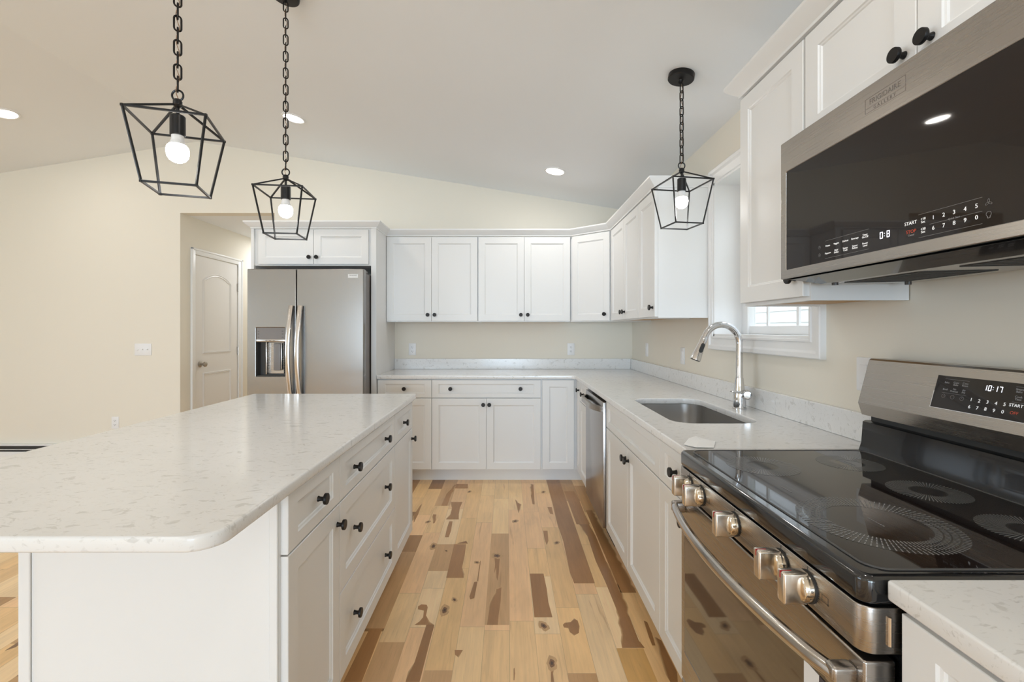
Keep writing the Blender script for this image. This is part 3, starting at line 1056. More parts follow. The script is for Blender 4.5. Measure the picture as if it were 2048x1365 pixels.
# --- corner cabinet with two doors meeting in the inside corner
t = thing('corner_base_cabinet', 'white corner base cabinet with full height doors meeting in the inside corner', 'cabinet', (0.284, YD, 0), 0, BASE)
b = MB()
cx = XD - 0.284
b.mesh(slab([[(0, 0.0205), (cx + 0.0205, 0.0205), (cx + 0.0205, -0.157), (WX - 0.288, -0.157), (WX - 0.288, BY - YD - 0.004), (0, BY - YD - 0.004)]], 0.105, ZBOX))
b.build('cabinet_body', M['white'], t)
k = MB()
k.box(0, cx + 0.09, 0.0955, 0.115, 0, 0.105)
k.box(cx + 0.0955, cx + 0.115, -0.157, 0.0955, 0, 0.105)
k.build('toe_kick', M['white'], t)
m = MB()
shaker(m, 0.012, cx - 0.022, ZB, ZT)
m.build('door', M['white'], t, angle=20)
dr = thing('door', None, None, (cx, -0.004, 0), -PI / 2)
dr.parent = t
# second leaf is turned to face the aisle
m = MB()
shaker(m, 0.004, 0.152, ZB, ZT, rx=0.045)
leaf = m.build('door_leaf', M['white'], dr, angle=20)
kk = knob(dr, 0.125, 0.797)

# --- right run (faces the aisle)
y1 = 3.729
w = 0.385
cabinet('base_cabinet', 'narrow white base cabinet between the inside corner and the dishwasher', 'cabinet', (XD, y1, 0), -PI / 2, w, WX - XD - 0.004, 0.105, ZBOX,
        [('drawer', G, w - G, ZD, ZT, [(w / 2, 0.793)]), ('door', G, w - G, ZB, ZC, [])], BASE, toe=True)
w = 0.957
cabinet('sink_base_cabinet', 'white sink base cabinet with a knobless false drawer over double doors', 'cabinet', (XD, 2.733, 0), -PI / 2, w, WX - XD - 0.004, 0.105, ZBOX,
        [('drawer', G, w - G, ZD, ZT, []), ('door', G, w / 2 - G / 2, ZB, ZC, [(w / 2 - 0.027, 0.657)]),
         ('door', w / 2 + G / 2, w - G, ZB, ZC, [(w / 2 + 0.027, 0.657)])], BASE, toe=True, carcass=True)
w = 0.297
cabinet('base_cabinet', 'narrow white base cabinet between the sink base and the range', 'cabinet', (XD, 1.7755, 0), -PI / 2, w, WX - XD - 0.004, 0.105, ZBOX,
        [('drawer', G, w - G, ZD, ZT, [(0.175, 0.795)]), ('door', G, w - G, ZB, ZC, [(w - 0.03, 0.66)])], BASE, toe=True)
w = 0.88
cabinet('base_cabinet', 'white base cabinet on the near side of the range under the cut counter corner', 'cabinet', (XD, 0.70, 0), -PI / 2, w, WX - XD - 0.004, 0.105, ZBOX,
        [('drawer', 0.012, w / 2 - G, ZD, ZT, [(0.22, 0.793)]), ('door', 0.012, w / 2 - G, ZB, ZC, [(w / 2 - 0.03, 0.66)]),
         ('drawer', w / 2 + G, w - G, ZD, ZT, [(w - 0.22, 0.793)]), ('door', w / 2 + G, w - G, ZB, ZC, [(w / 2 + 0.03, 0.66)])], BASE, toe=True)

# --- island (faces the aisle from the left)
XI = -0.553
ISL = 'white island cabinets under the quartz top'
DEP = 0.645
w = 0.362
n = cabinet('island_cabinet', 'nearest white island cabinet with a drawer over a door and the plain end panel', 'cabinet', (XI, 1.1755, 0), PI / 2, w, DEP, 0.105, ZBOX,
            [('drawer', 0, w - G, ZD, ZT, [(0.188, 0.79)]), ('door', 0, w - G, ZB, ZC, [(w - 0.023, 0.651)])], ISL, toe=True)
e = MB()
e.box(-0.012, -0.0005, 0.019, DEP + 0.02, 0, ZBOX)
e.build('end_panel', M['white'], n)
e = MB()
e.rbox(-0.018, -0.0125, 0.019, 0.040, 0, ZBOX, 0.0015, 1)
e.build('corner_strip', M['white'], n)
e = MB()
e.rbox(-0.018, -0.0125, DEP - 0.009, DEP + 0.02, 0, ZBOX, 0.0015, 1)
e.build('corner_strip', M['white'], n)
e = MB()
e.box(0, 1.55, DEP + 0.001, DEP + 0.02, 0, ZBOX)
e.build('back_panel', M['white'], n)
w = 0.754
cabinet('island_cabinet', 'wide middle island cabinet with a stack of three two-knob drawers', 'cabinet', (XI, 1.5385, 0), PI / 2, w, DEP, 0.105, ZBOX,
        [('drawer', G, w - G, ZD, ZT, [(0.145, 0.79), (w - 0.18, 0.79)]), ('deep', G, w - G, 0.411, ZC, [(0.145, 0.571), (w - 0.18, 0.571)]),
         ('deep', G, w - G, ZB, 0.407, [(0.145, 0.262), (w - 0.18, 0.262)])], ISL, toe=True)
w = 0.428
cabinet('island_cabinet', 'farthest island cabinet toward the fridge with a drawer over a door', 'cabinet', (XI, 2.2935, 0), PI / 2, w, DEP, 0.105, ZBOX,
        [('drawer', G, w - G, ZD, ZT, [(w / 2 - 0.022, 0.79)]), ('door', G, w - G, ZB, ZC, [(w - 0.028, 0.655)])], ISL, toe=True)

# --- upper cabinets
UP = 'white shaker upper cabinets'
YU = 4.185
XU = 0.875
ZU0, ZU1 = 1.357, 2.128
UD0, UD1 = 1.364, 2.121
KZ = 1.420


def upper(label, loc, rz, w, depth, doors, z0=ZU0, z1=ZU1, d0=UD0, d1=UD1, kz=KZ, ply=True):
    return cabinet('upper_cabinet', label, 'cabinet', loc, rz, w, depth, z0, z1,
                   [('door', a, c, d0, d1, [(k, kz)] if k is not None else []) for a, c, k in doors], UP, ply=ply)


w = 0.823
upper('white double-door upper cabinet next to the fridge panel', (-1.086, YU, 0), 0, w, BY - YU - 0.004, [(0.001, 0.4045, 0.374), (0.4065, w - 0.004, 0.436)])
w = 0.834
upper('white double-door upper cabinet next to the diagonal corner cabinet', (-0.262, YU, 0), 0, w, BY - YU - 0.004, [(0.004, 0.4155, 0.386), (0.4175, w - 0.003, 0.448)])
dx, dy = XU - 0.575, 3.925 - YU
dw = math.hypot(dx, dy)
da = math.atan2(dy, dx)
t = thing('corner_upper_cabinet', 'white single-door upper cabinet set diagonally across the room corner', 'cabinet', (0.575, YU, 0), da, UP)
b = MB()
Xi = (Matrix.Translation((0.575, YU, 0)) @ Matrix.Rotation(da, 4, 'Z')).inverted()
pl = []
for p in ((0.575, YU + 0.024), (0.575, BY - 0.004), (WX - 0.004, BY - 0.004), (WX - 0.004, 3.925), (XU + 0.024, 3.925)):
    v = Xi @ Vector((*p, 0))
    pl.append((v.x, v.y))
pl = [(0.012, 0.0205)] + pl + [(dw - 0.012, 0.0205)]
b.mesh(slab([pl], ZU0, ZU1))
b.build('cabinet_body', M['white'], t)
m = MB()
shaker(m, 0.012, dw - 0.012, UD0, UD1)
o = m.build('door', M['white'], t, angle=20)
knob(o, dw - 0.052, KZ)
upper('white double-door upper cabinet on the right wall next to the diagonal corner', (XU, 3.920, 0), -PI / 2, 0.822, WX - XU - 0.004,
      [(0.008, 0.432, 0.400), (0.434, 0.820, 0.466)])
upper('white single-door upper cabinet beside the left edge of the sink window', (XU, 3.097, 0), -PI / 2, 0.342, WX - XU - 0.004, [(0.002, 0.340, 0.306)])
XN = 0.895
w = 0.385
upper('white single-door upper cabinet between the window and the microwave', (XN, 1.786, 0), -PI / 2, w, WX - XN - 0.004, [(0.0, w - 0.006, w - 0.045)],
      1.375, 2.172, 1.387, 2.165, 1.445)
w = 0.762
upper('white double-door upper cabinet above the microwave', (XN, 1.4, 0), -PI / 2, w, WX - XN - 0.004, [(0.003, 0.382, 0.352), (0.385, w - 0.003, 0.420)],
      1.845, 2.172, 1.851, 2.165, 1.905)
# --- cabinet over the fridge and its side panels
w = 1.0
cabinet('fridge_upper_cabinet', 'white shallow double-door cabinet above the refrigerator', 'cabinet', (-2.105, 3.868, 0), 0, 0.974, BY - 3.868, 1.822, ZU1,
        [('door', 0.035, 0.493, 1.832, 2.121, [(0.463, 1.889)]), ('door', 0.496, 0.952, 1.832, 2.121, [(0.525, 1.889)])], UP)
p = MB()
p.box(-1.130, -1.0885, 3.868, BY, 0, ZU1)
tag(p.build('fridge_side_panel', M['white']), 'tall white panel between the refrigerator and the back counter', 'panel')
p = MB()
p.box(-2.130, -2.106, 3.868, BY, 0, ZU1)
tag(p.build('fridge_side_panel', M['white']), 'tall white panel on the hallway side of the refrigerator', 'panel')


# --- crown mouldings carried round the cabinet tops
def crown(name, label, path, prof, z):
    P = [Vector((x, y)) for x, y in path]
    n = len(P)
    mit = []
    for i in range(n):
        d1 = (P[i] - P[i - 1]).normalized() if i > 0 else None
        d2 = (P[i + 1] - P[i]).normalized() if i < n - 1 else None
        n1 = Vector((d1.y, -d1.x)) if d1 else None
        n2 = Vector((d2.y, -d2.x)) if d2 else None
        if n1 is None:
            mit.append(n2)
        elif n2 is None:
            mit.append(n1)
        else:
            s = (n1 + n2).normalized()
            mit.append(s / max(0.3, s.dot(n1)))
    k = len(prof)
    vs, fs = [], []
    for i in range(n):
        for o, h in prof:
            q = P[i] + mit[i] * o
            vs.append((q.x, q.y, z + h))
    for i in range(n - 1):
        for c in range(k):
            d = (c + 1) % k
            fs.append((i * k + c, i * k + d, (i + 1) * k + d, (i + 1) * k + c))
    fs.append(tuple(range(k)))
    fs.append(tuple(range((n - 1) * k, n * k)))
    b = MB()
    b.add(vs, fs)
    return tag(b.build(name, M['white'], angle=30), label, 'crown molding')


PROF = [(-0.015, 0.002), (0.004, 0.002), (0.004, 0.012), (0.010, 0.016), (0.024, 0.028), (0.040, 0.044), (0.044, 0.050), (0.044, 0.060), (-0.015, 0.060)]
crown('crown_molding', 'white crown molding along the cabinet tops from the fridge round to the window', [(-2.13, BY), (-2.13, 3.868), (-1.088, 3.868), (-1.088, YU), (0.575, YU), (XU, 3.925), (XU, 2.755), (WX, 2.755)], PROF, ZU1 - 0.0015)
crown('crown_molding', 'white crown molding on top of the cabinets around the microwave', [(WX, 1.786), (XN, 1.786), (XN, 0.638), (WX, 0.638)], PROF, 2.1715)

# ================================================================ counters
TOP, BOT = 0.906, 0.876
XC = 0.568
YC = 3.865
L_ = rounded([(-1.0865, YC, 0.004), (XC - 0.002, YC, 0.035), (XC, 1.4785, 0.003), (WX - 0.001, 1.4785, 0), (WX - 0.001, BY - 0.001, 0), (-1.0865, BY - 0.001, 0)], 5)
SX0, SX1, SY0, SY1 = 0.688, 1.045, 1.888, 2.570
b = MB()
b.mesh(slab([L_, rect(SX0, SX1, SY0, SY1, 0.085, 8)], BOT, TOP, 0.004), 0, True)
tag(b.build('countertop', M['quartz'], angle=50), 'white flecked quartz L-shaped counter with the sink cutout', 'countertop')
b = MB()
b.mesh(slab([rounded([(XC + 0.008, -0.19, 0.003), (WX - 0.001, -0.19, 0), (WX - 0.001, 0.7085, 0), (XC + 0.008, 0.7085, 0.008)], 4)], BOT, TOP, 0.004), 0, True)
tag(b.build('countertop', M['quartz'], angle=50), 'white flecked quartz counter piece on the near side of the range', 'countertop')
b = MB()
b.mesh(slab([rounded([(-1.505, 0.850, 0.06), (-0.536, 0.850, 0.06), (-0.538, 2.763, 0.02), (-1.505, 2.763, 0.02)], 8)], BOT, TOP, 0.006), 0, True)
tag(b.build('island_countertop', M['quartz'], angle=50), 'large white flecked quartz island top with rounded near corners', 'countertop')
b = MB()
b.rbox(-1.0865, WX - 0.021, BY - 0.021, BY - 0.001, TOP + 0.0005, TOP + 0.100, 0.002, 1)
tag(b.build('backsplash', M['quartz']), 'low white quartz backsplash along the back wall', 'backsplash')
b = MB()
b.rbox(WX - 0.021, WX - 0.001, 1.49, BY - 0.0215, TOP + 0.0005, TOP + 0.098, 0.002, 1)
tag(b.build('backsplash', M['quartz']), 'low white quartz backsplash along the right wall below the window', 'backsplash')

# ---- folded paper on the counter by the range
b = MB()
pp = [(0.580, 1.528), (0.625, 1.60), (0.668, 1.648), (0.700, 1.562), (0.662, 1.488), (0.604, 1.486)]
c0 = (0.648, 1.562)
h = [0.0015, 0.005, 0.002, 0.004, 0.0015, 0.003]
vs = [(x, y, TOP + 0.001 + q) for (x, y), q in zip(pp, h)] + [(c0[0], c0[1], TOP + 0.011), (c0[0] - 0.02, c0[1] + 0.02, TOP + 0.007)]
fs = []
for i in range(6):
    fs.append((i, (i + 1) % 6, 7 if i in (0, 1) else 6))
fs += [(0, 7, 6), (2, 6, 7)]
b.add(vs, fs)
b.add([(x, y, TOP + 0.0004) for x, y in pp], [tuple(range(6))])
tag(b.build('paper', M['paper'], angle=5), 'small crumpled white paper lying on the counter corner by the range', 'paper')

# ---- undermount sink
t = thing('sink', 'stainless undermount single bowl sink set in the quartz counter', 'sink', ((SX0 + SX1) / 2, (SY0 + SY1) / 2, BOT))
hx, hy = (SX1 - SX0) / 2, (SY1 - SY0) / 2
loops = []
for ins, z, r in ((-0.02, -0.0005, 0.105), (-0.003, -0.0005, 0.088), (-0.003, -0.004, 0.088), (0.004, -0.15, 0.082), (0.012, -0.178, 0.074), (0.035, -0.195, 0.052), (0.10, -0.200, 0.03)):
    loops.append([(x, y, z) for x, y in rect(-hx + ins, hx - ins, -hy + ins, hy - ins, r, 8)])
b = MB()
n = len(loops[0])
vs = [p for l in loops for p in l]
fs = [(i * n + k, i * n + (k + 1) % n, (i + 1) * n + (k + 1) % n, (i + 1) * n + k) for i in range(len(loops) - 1) for k in range(n)]
fs.append(tuple(range((len(loops) - 1) * n, len(loops) * n)))
b.add(vs, fs, 0, True)
o = b.build('bowl', M['sink'], t, angle=60)
sm = o.modifiers.new('wall', 'SOLIDIFY')
sm.thickness = 0.0012
sm.offset = 1
b = MB()
b.lathe([(0.045, -0.199), (0.043, -0.1965), (0.030, -0.1965), (0.022, -0.199)], 24)
b.build('drain', M['chrome'], t)

# ---- faucet
FX, FYc = 1.118, 2.237
t = thing('faucet', 'tall chrome gooseneck pull-down faucet behind the sink', 'faucet', (FX, FYc, TOP))
b = MB()
b.lathe([(0.031, 0.0), (0.031, 0.004), (0.0285, 0.007), (0.0285, 0.055), (0.027, 0.072), (0.0225, 0.10), (0.0195, 0.13), (0.0188, 0.148)], 32)
b.build('base', M['chrome'], t)
b = MB()
path = [(0, 0, 0.148), (0, 0, 0.20), (0, 0, 0.25), (0, 0, 0.312)]
rad = 0.086
for k in range(1, 17):
    a = PI * k / 16 * 0.89
    path.append((-rad + rad * math.cos(a), 0, 0.312 + rad * 1.08 * math.sin(a)))
b.tube(path, circ(0.0155, 16), up=(0, 1, 0))
b.build('spout', M['chrome'], t)
end = Vector(path[-1])
dirv = (Vector(path[-1]) - Vector(path[-2])).normalized()
X = frame_mat(end, Vector((0, 1, 0)).cross(dirv), (0, 1, 0))
b = MB()
b.lathe([(0.0158, -0.002), (0.0168, 0.0), (0.0170, 0.03), (0.0205, 0.07), (0.0255, 0.112), (0.0255, 0.118)], 28, 0, X)
sp = b.build('spray_head', M['chrome'], t)
b = MB()
b.lathe([(0.022, 0.1175), (0.022, 0.1190)], 24, 0, X)
b.build('nozzle', M['blackplastic'], sp)
b = MB()
bx = Matrix.Translation((0, -0.0195, 0.055)) @ Matrix.Rotation(R(94), 4, 'X')
b.mesh(slab([rounded([(-0.009, -0.024, 0.0088), (0.009, -0.024, 0.0088), (0.009, 0.024, 0.0088), (-0.009, 0.024, 0.0088)], 6)], -0.003, 0.0032, 0.001), 0, True, X @ bx)
b.build('spray_button', M['blackplastic'], sp)
b = MB()
# side body and flat lever that lies across the front of the base
b.lathe([(0.004, -0.036), (0.016, -0.035), (0.021, -0.028), (0.0225, 0.0), (0.0215, 0.018), (0.015, 0.026), (0.004, 0.028)], 24, 0,
        Matrix.Translation((0.022, -0.022, 0.072)) @ Matrix.Rotation(R(72), 4, 'Z') @ Matrix.Rotation(PI / 2, 4, 'Y'))
b.build('handle_hub', M['chrome'], t)
b = MB()
lp = [(0.03, -0.035, 0.072), (0.0, -0.036, 0.080), (-0.03, -0.030, 0.085), (-0.055, -0.02, 0.087)]
b.tube(lp, circ(0.0105, 14, 0.007), scales=[1.0, 1.0, 0.9, 0.45])
b.build('lever', M['chrome'], t)
# ================================================================ dishwasher
t = thing('dishwasher', 'dark stainless dishwasher with a bar handle under the counter', 'dishwasher', (XD - 0.017, 3.340, 0), -PI / 2)
w = 0.598
b = MB()
b.box(0.004, w - 0.004, 0.045, 0.58, 0.10, 0.868)
b.build('tub', M['blackplastic'], t)
b = MB()
b.rbox(0, w, 0, 0.032, 0.115, 0.858, 0.004, 2)
b.build('door', M['steeld'], t)
b = MB()
b.box(w - 0.012, w + 0.003, 0.033, 0.044, 0.115, 0.866)
b.rbox(w - 0.008, w + 0.004, 0.030, 0.040, 0.72, 0.85, 0.002, 1)
b.build('side_strip', M['plate'], t)
b = MB()
pp = []
for k in range(15):
    f = k / 14
    pp.append((0.03 + (w - 0.06) * f, -0.004 - 0.040 * min(1, math.sin(PI * f) * 1.7), 0.812))
b.tube(pp, [(-0.009, -0.016), (0.009, -0.016), (0.009, 0.016), (-0.009, 0.016)], smooth=False)
b.build('handle', M['steel'], t)
b = MB()
b.box(0.01, w - 0.01, 0.07, 0.085, 0.002, 0.10)
b.build('kick_plate', M['blackplastic'], t)

# ================================================================ refrigerator
FY0 = 3.66
t = thing('refrigerator', 'stainless side-by-side refrigerator with water dispenser and long handles', 'refrigerator', (-2.045, FY0, 0))
w = 0.915
b = MB()
b.rbox(0.012, w - 0.012, 0.075, 0.80, 0.02, 1.742, 0.004, 1)
b.build('case', M['greyplastic'], t)
b = MB()
b.rbox(w - 0.09, w - 0.012, 0.03, 0.15, 1.744, 1.764, 0.004, 1)
b.rbox(0.012, 0.09, 0.03, 0.15, 1.744, 1.764, 0.004, 1)
b.build('hinge_cover', M['greyplastic'], t)
gx = 0.387
X = Matrix.Translation((0, 0, 0)) @ STAND_XZ
# freezer door with the dispenser opening
dx0, dx1, dz0, dz1 = 0.069, 0.297, 0.918, 1.303
b = MB()
b.mesh(slab([rect(0, gx - 0.003, 0.06, 1.766, 0.006, 3), rect(dx0, dx1, dz0, dz1, 0.004, 3)], -0.070, 0, 0.005), 0, True, X)
fd = b.build('freezer_door', M['steelh'], t)
b = MB()
b.mesh(slab([rect(gx + 0.003, w, 0.06, 1.766, 0.006, 3)], -0.070, 0, 0.005), 0, True, X)
rd = b.build('fridge_door', M['steelh'], t)
b = MB()
b.box(dx0 + 0.001, dx1 - 0.001, 0.004, 0.03, 1.198, dz1 - 0.001)
d = b.build('dispenser', M['greyplastic'], fd)
b.v, b.f, b.m, b.s = [], [], [], []
b.box(dx0 + 0.001, dx1 - 0.001, 0.062, 0.067, dz0 + 0.001, 1.198)
b.box(dx0 + 0.001, dx0 + 0.004, 0.006, 0.065, dz0 + 0.001, 1.198)
b.box(dx1 - 0.004, dx1 - 0.001, 0.006, 0.065, dz0 + 0.001, 1.198)
b.box(dx0 + 0.001, dx1 - 0.001, 0.006, 0.065, dz0 + 0.001, dz0 + 0.006)
c = b.build('dispenser_cavity', M['darkgrey'], fd)
b = MB()
b.rbox(dx0, dx1, 0.001, 0.02, 1.190, 1.212, 0.003, 2)
b.build('dispenser_trim', M['steel'], fd)
b = MB()
b.box(dx0 + 0.075, dx1 - 0.03, 0.045, 0.062, dz0 + 0.02, 1.185)
b.rbox(dx0 + 0.070, dx0 + 0.080, 0.012, 0.062, dz0 + 0.015, 1.188, 0.003)
b.rbox(dx1 - 0.040, dx1 - 0.032, 0.018, 0.062, dz0 + 0.05, 1.180, 0.003)
b.build('dispenser_back', M['steel'], fd)
b = MB()
b.rbox(dx0 + 0.125, dx1 - 0.045, 0.022, 0.045, dz0 + 0.045, 1.178, 0.006, 2)
b.build('paddle', M['greyplastic'], fd)
b = MB()
for zz in (1.228, 1.252, 1.275):
    for xx in (dx0 + 0.018, dx1 - 0.020):
        b.box(xx - 0.006, xx + 0.006, 0.0035, 0.0042, zz - 0.002, zz + 0.002)
for xx in (0.08, 0.11, 0.14):
    b.box(dx0 + xx - 0.008, dx0 + xx + 0.008, 0.0005, 0.0012, 1.199, 1.202)
b.build('dispenser_legend', M['darkgrey'], fd)
for nm, x, par, sgn in (('handle', gx - 0.036, fd, -1), ('handle', gx + 0.036, rd, 1)):
    b = MB()
    pts = []
    for k in range(21):
        f = k / 20
        z = 0.72 + (1.475 - 0.72) * f
        bow = math.sin(PI * f)
        pts.append((x - 0.010 * (bow - 0.5), -0.022 - 0.042 * bow, z))
    b.tube(pts, [(-0.007, -0.016), (0.007, -0.016), (0.0095, -0.010), (0.0095, 0.010), (0.007, 0.016), (-0.007, 0.016), (-0.0095, 0.010), (-0.0095, -0.010)], up=(1, 0, 0))
    for z in (0.735, 1.46):
        b.rbox(x - 0.012, x + 0.012, -0.030, 0.001, z - 0.015, z + 0.015, 0.003, 1)
    b.build(nm, M['handlesteel'], par)
b = MB()
b.rbox(w - 0.122, w - 0.042, -0.002, 0.0005, 1.694, 1.724, 0.0008, 1)
bd = b.build('badge', M['sticker'], rd)
b = MB()
b.mesh(text_mesh('FRIGIDAIRE', 0.0115, frame_mat((w - 0.082, -0.0023, 1.714), (1, 0, 0), (0, 0, 1))))
b.build('badge_lettering', M['ink'], bd)

# ================================================================ over-the-range microwave
MX = 0.82
MY0, MY1 = 0.631, 1.393
MZ0, MZ1 = 1.436, 1.840
t = thing('microwave', 'stainless over-the-range microwave with a black glass front', 'microwave', (MX, MY1, MZ0))
b = MB()
b.box(0.022, WX - MX - 0.002, MY0 - MY1 + 0.003, -0.003, 0.030, MZ1 - MZ0 - 0.001)
b.build('case', M['darkgrey'], t)
# front frame with the glass opening (built in the YZ plane)
b = MB()
W_, H_ = MY0 - MY1, MZ1 - MZ0
b.mesh(slab([rect(W_, 0, 0.0, H_, 0.003, 2), rect(W_ + 0.012, -0.026, 0.026, H_ - 0.090, 0.004, 3)], 0, 0.030, 0.0018), 0, True, STAND_YZ)
fr = b.build('front_frame', M['steel'], t)
b = MB()
b.box(0.0015, 0.02, W_ + 0.0115, -0.0255, 0.0255, H_ - 0.0895)
gl = b.build('glass_front', M['blackglass'], t)
XF = lambda y, z, dx=0.0: frame_mat((dx, y - MY1, z - MZ0), (0, -1, 0), (0, 0, 1))
lg = MB()
for s, y, z, sz in (('START', 0.9463, 1.5029, 0.0098), ('+10\nSec', 0.9177, 1.5022, 0.0068), ('+30\nSec', 0.9177, 1.4823, 0.0068),
                    ('1', 0.8958, 1.5023, 0.0108), ('2', 0.8746, 1.5023, 0.0108), ('3', 0.8541, 1.5022, 0.0108), ('4', 0.8336, 1.5024, 0.0108), ('5', 0.8134, 1.5025, 0.0108),
                    ('6', 0.8958, 1.4822, 0.0108), ('7', 0.8746, 1.4821, 0.0108), ('8', 0.8541, 1.4822, 0.0108), ('9', 0.8336, 1.4824, 0.0108), ('0', 0.8134, 1.4824, 0.0108),
                    ('Potato', 1.1903, 1.5014, 0.0062), ('Veggies', 1.1598, 1.5019, 0.0062), ('Defrost', 1.1286, 1.5019, 0.0062), ('Beverage', 1.0977, 1.502, 0.0062), ('Timer\nOn-Off', 1.0665, 1.5016, 0.0062),
                    ('Popcorn', 1.1903, 1.4824, 0.0062), ('Melt/\nSoften', 1.1598, 1.4823, 0.0062), ('Sensor\nCook', 1.1286, 1.482, 0.0062), ('Sensor\nReheat', 1.0977, 1.4821, 0.0062), ('Power\nLevel', 1.0665, 1.482, 0.0062)):
    lg.mesh(text_mesh(s, sz, XF(y, z, 0.0012)))
lg.build('control_legend', M['legend'], gl)
lg = MB()
lg.mesh(text_mesh('STOP', 0.0098, XF(0.9451, 1.4855, 0.0012)))
lg.build('stop_legend', M['legendred'], gl)
lg = MB()
lg.mesh(text_mesh('Cancel', 0.0052, XF(0.9451, 1.4785, 0.0012)))
lg.mesh(text_mesh('Quick Start', 0.0048, XF(0.8541, 1.4916, 0.0012)))
for y0, y1, z in ((1.2005, 1.0552, 1.515), (1.2005, 1.0552, 1.4697), (0.9287, 0.8035, 1.5153), (0.9034, 0.8653, 1.4912), (0.8423, 0.8035, 1.4912), (0.9275, 0.8035, 1.4696)):
    lg.box(0.0010, 0.0014, y1 - MY1, y0 - MY1, z - MZ0 - 0.0002, z - MZ0 + 0.0002)


def ring_mark(mb, X, r, wd, n=24, a0=0.0, a1=2 * PI):
    vs, fs = [], []
    for k in range(n + 1):
        a = a0 + (a1 - a0) * k / n
        vs += [(math.cos(a) * (r - wd), math.sin(a) * (r - wd), 0.0002), (math.cos(a) * r, math.sin(a) * r, 0.0002)]
    for k in range(n):
        fs.append((2 * k, 2 * k + 1, 2 * k + 3, 2 * k + 2))
    mb.add(vs, fs, 0, False, X)


for z in (1.5019, 1.4818):
    ring_mark(lg, XF(1.2216, z, 0.0012), 0.0042, 0.0005)
lg.box(0.0010, 0.0014, 1.2213 - MY1, 1.2219 - MY1, 1.5019 - MZ0, 1.5050 - MZ0)
lg.box(0.0010, 0.0014, 1.2190 - MY1, 1.2219 - MY1, 1.5016 - MZ0, 1.5022 - MZ0)
lg.box(0.0010, 0.0014, 1.2192 - MY1, 1.2240 - MY1, 1.4815 - MZ0, 1.4821 - MZ0)
# light-bulb and fan pictograms
ring_mark(lg, XF(0.7925, 1.4838, 0.0012), 0.0046, 0.0006, 20, R(-55), R(235))
lg.box(0.0010, 0.0014, 0.7905 - MY1, 0.7945 - MY1, 1.4766 - MZ0, 1.4772 - MZ0)
for s in (-1, 1):
    lg.box(0.0010, 0.0014, 0.7925 + s * 0.0021 - MY1 - 0.0003, 0.7925 + s * 0.0021 - MY1 + 0.0003, 1.477 - MZ0, 1.4802 - MZ0)
for k in range(3):
    a = R(90 + 120 * k)
    X = XF(0.7925, 1.5034, 0.0012) @ Matrix.Rotation(a + R(90), 4, 'Z') @ Matrix.Translation((0, -0.0032, 0)) @ Matrix.Scale(0.55, 4, (1, 0, 0))
    ring_mark(lg, X, 0.0033, 0.0006, 16)
lg.build('dim_legend', M['legenddim'], gl)
dg = MB()
seven(dg, '0: 8', 0.0145, XF(1.0108, 1.4932, 0.0011))
dg.build('clock_display', M['digits'], gl)
# brand plate etched in the top rail
b = MB()
for y0, y1, z0, z1 in ((0.9565, 1.0645, 1.7786, 1.7792), (0.9565, 1.0645, 1.8110, 1.8116), (1.0639, 1.0645, 1.7786, 1.8116), (0.9565, 0.9571, 1.7786, 1.8116), (0.9565, 1.0645, 1.7888, 1.7892)):
    b.box(-0.0003, 0.0005, y0 - MY1, y1 - MY1, z0 - MZ0, z1 - MZ0)
b.mesh(text_mesh('FRIGIDAIRE', 0.0165, XF(1.0105, 1.8000, -0.0001)))
b.mesh(text_mesh('GALLERY', 0.0095, XF(1.0105, 1.7838, -0.0001), space=1.7))
b.build('logo', M['etched'], fr)
# underside: sloped vent lip, panel, filters and lamp lens
b = MB()
b.add([(0.004, W_, 0.0), (0.004, 0, 0.0), (0.03, 0.0, 0.0), (0.03, W_, 0.0), (0.03, W_, 0.03), (0.03, 0, 0.03)],
      [(0, 1, 2, 3), (0, 4, 5, 1)])
b.add([(0.085, -0.055, -0.018), (0.085, W_ + 0.055, -0.018), (0.36, W_ + 0.02, -0.012), (0.36, -0.02, -0.012), (0.36, W_ + 0.003, 0.031), (0.36, -0.003, 0.031), (0.03, 0, 0.0), (0.03, W_, 0), (0.03, 0, 0.031), (0.03, W_, 0.031)],
      [(0, 1, 2, 3), (3, 2, 4, 5), (6, 0, 3, 5, 8), (7, 9, 4, 2, 1), (8, 5, 4, 9), (6, 8, 9, 7)])
b.build('base_panel', M['steel'], t)
b = MB()
b.add([(0.0298, W_, -0.0002), (0.0298, 0, -0.0002), (0.0848, -0.055, -0.0182), (0.0848, W_ + 0.055, -0.0182)], [(0, 1, 2, 3)])
b.build('vent_band', M['enamel'], t)
XG = Matrix.Translation((0.085, 0, -0.018)) @ Matrix.Rotation(-math.atan(0.006 / 0.275), 4, 'Y')
for y0 in (-0.09, -0.42):
    b = MB()
    b.mesh(slab([rect(0.035, 0.215, y0 - 0.25, y0, 0.01, 3), rect(0.043, 0.207, y0 - 0.242, y0 - 0.008, 0.006, 3)], -0.0016, 0.0), 0, False, XG)
    for k in range(10):
        yy = y0 - 0.02 - k * 0.0235
        b.box(0.045, 0.205, yy - 0.014, yy, -0.0010, 0.0, 0, XG)
    b.build('grease_filter', M['slot'], t)
b = MB()
b.lathe([(0.008, -0.0235), (0.008, -0.014)], 14, 0, Matrix.Translation((0.11, -0.075, 0)))
b.lathe([(0.008, -0.0235), (0.008, -0.014)], 14, 0, Matrix.Translation((0.33, -0.06, 0.003)))
b.build('foot', M['darkgrey'], t)

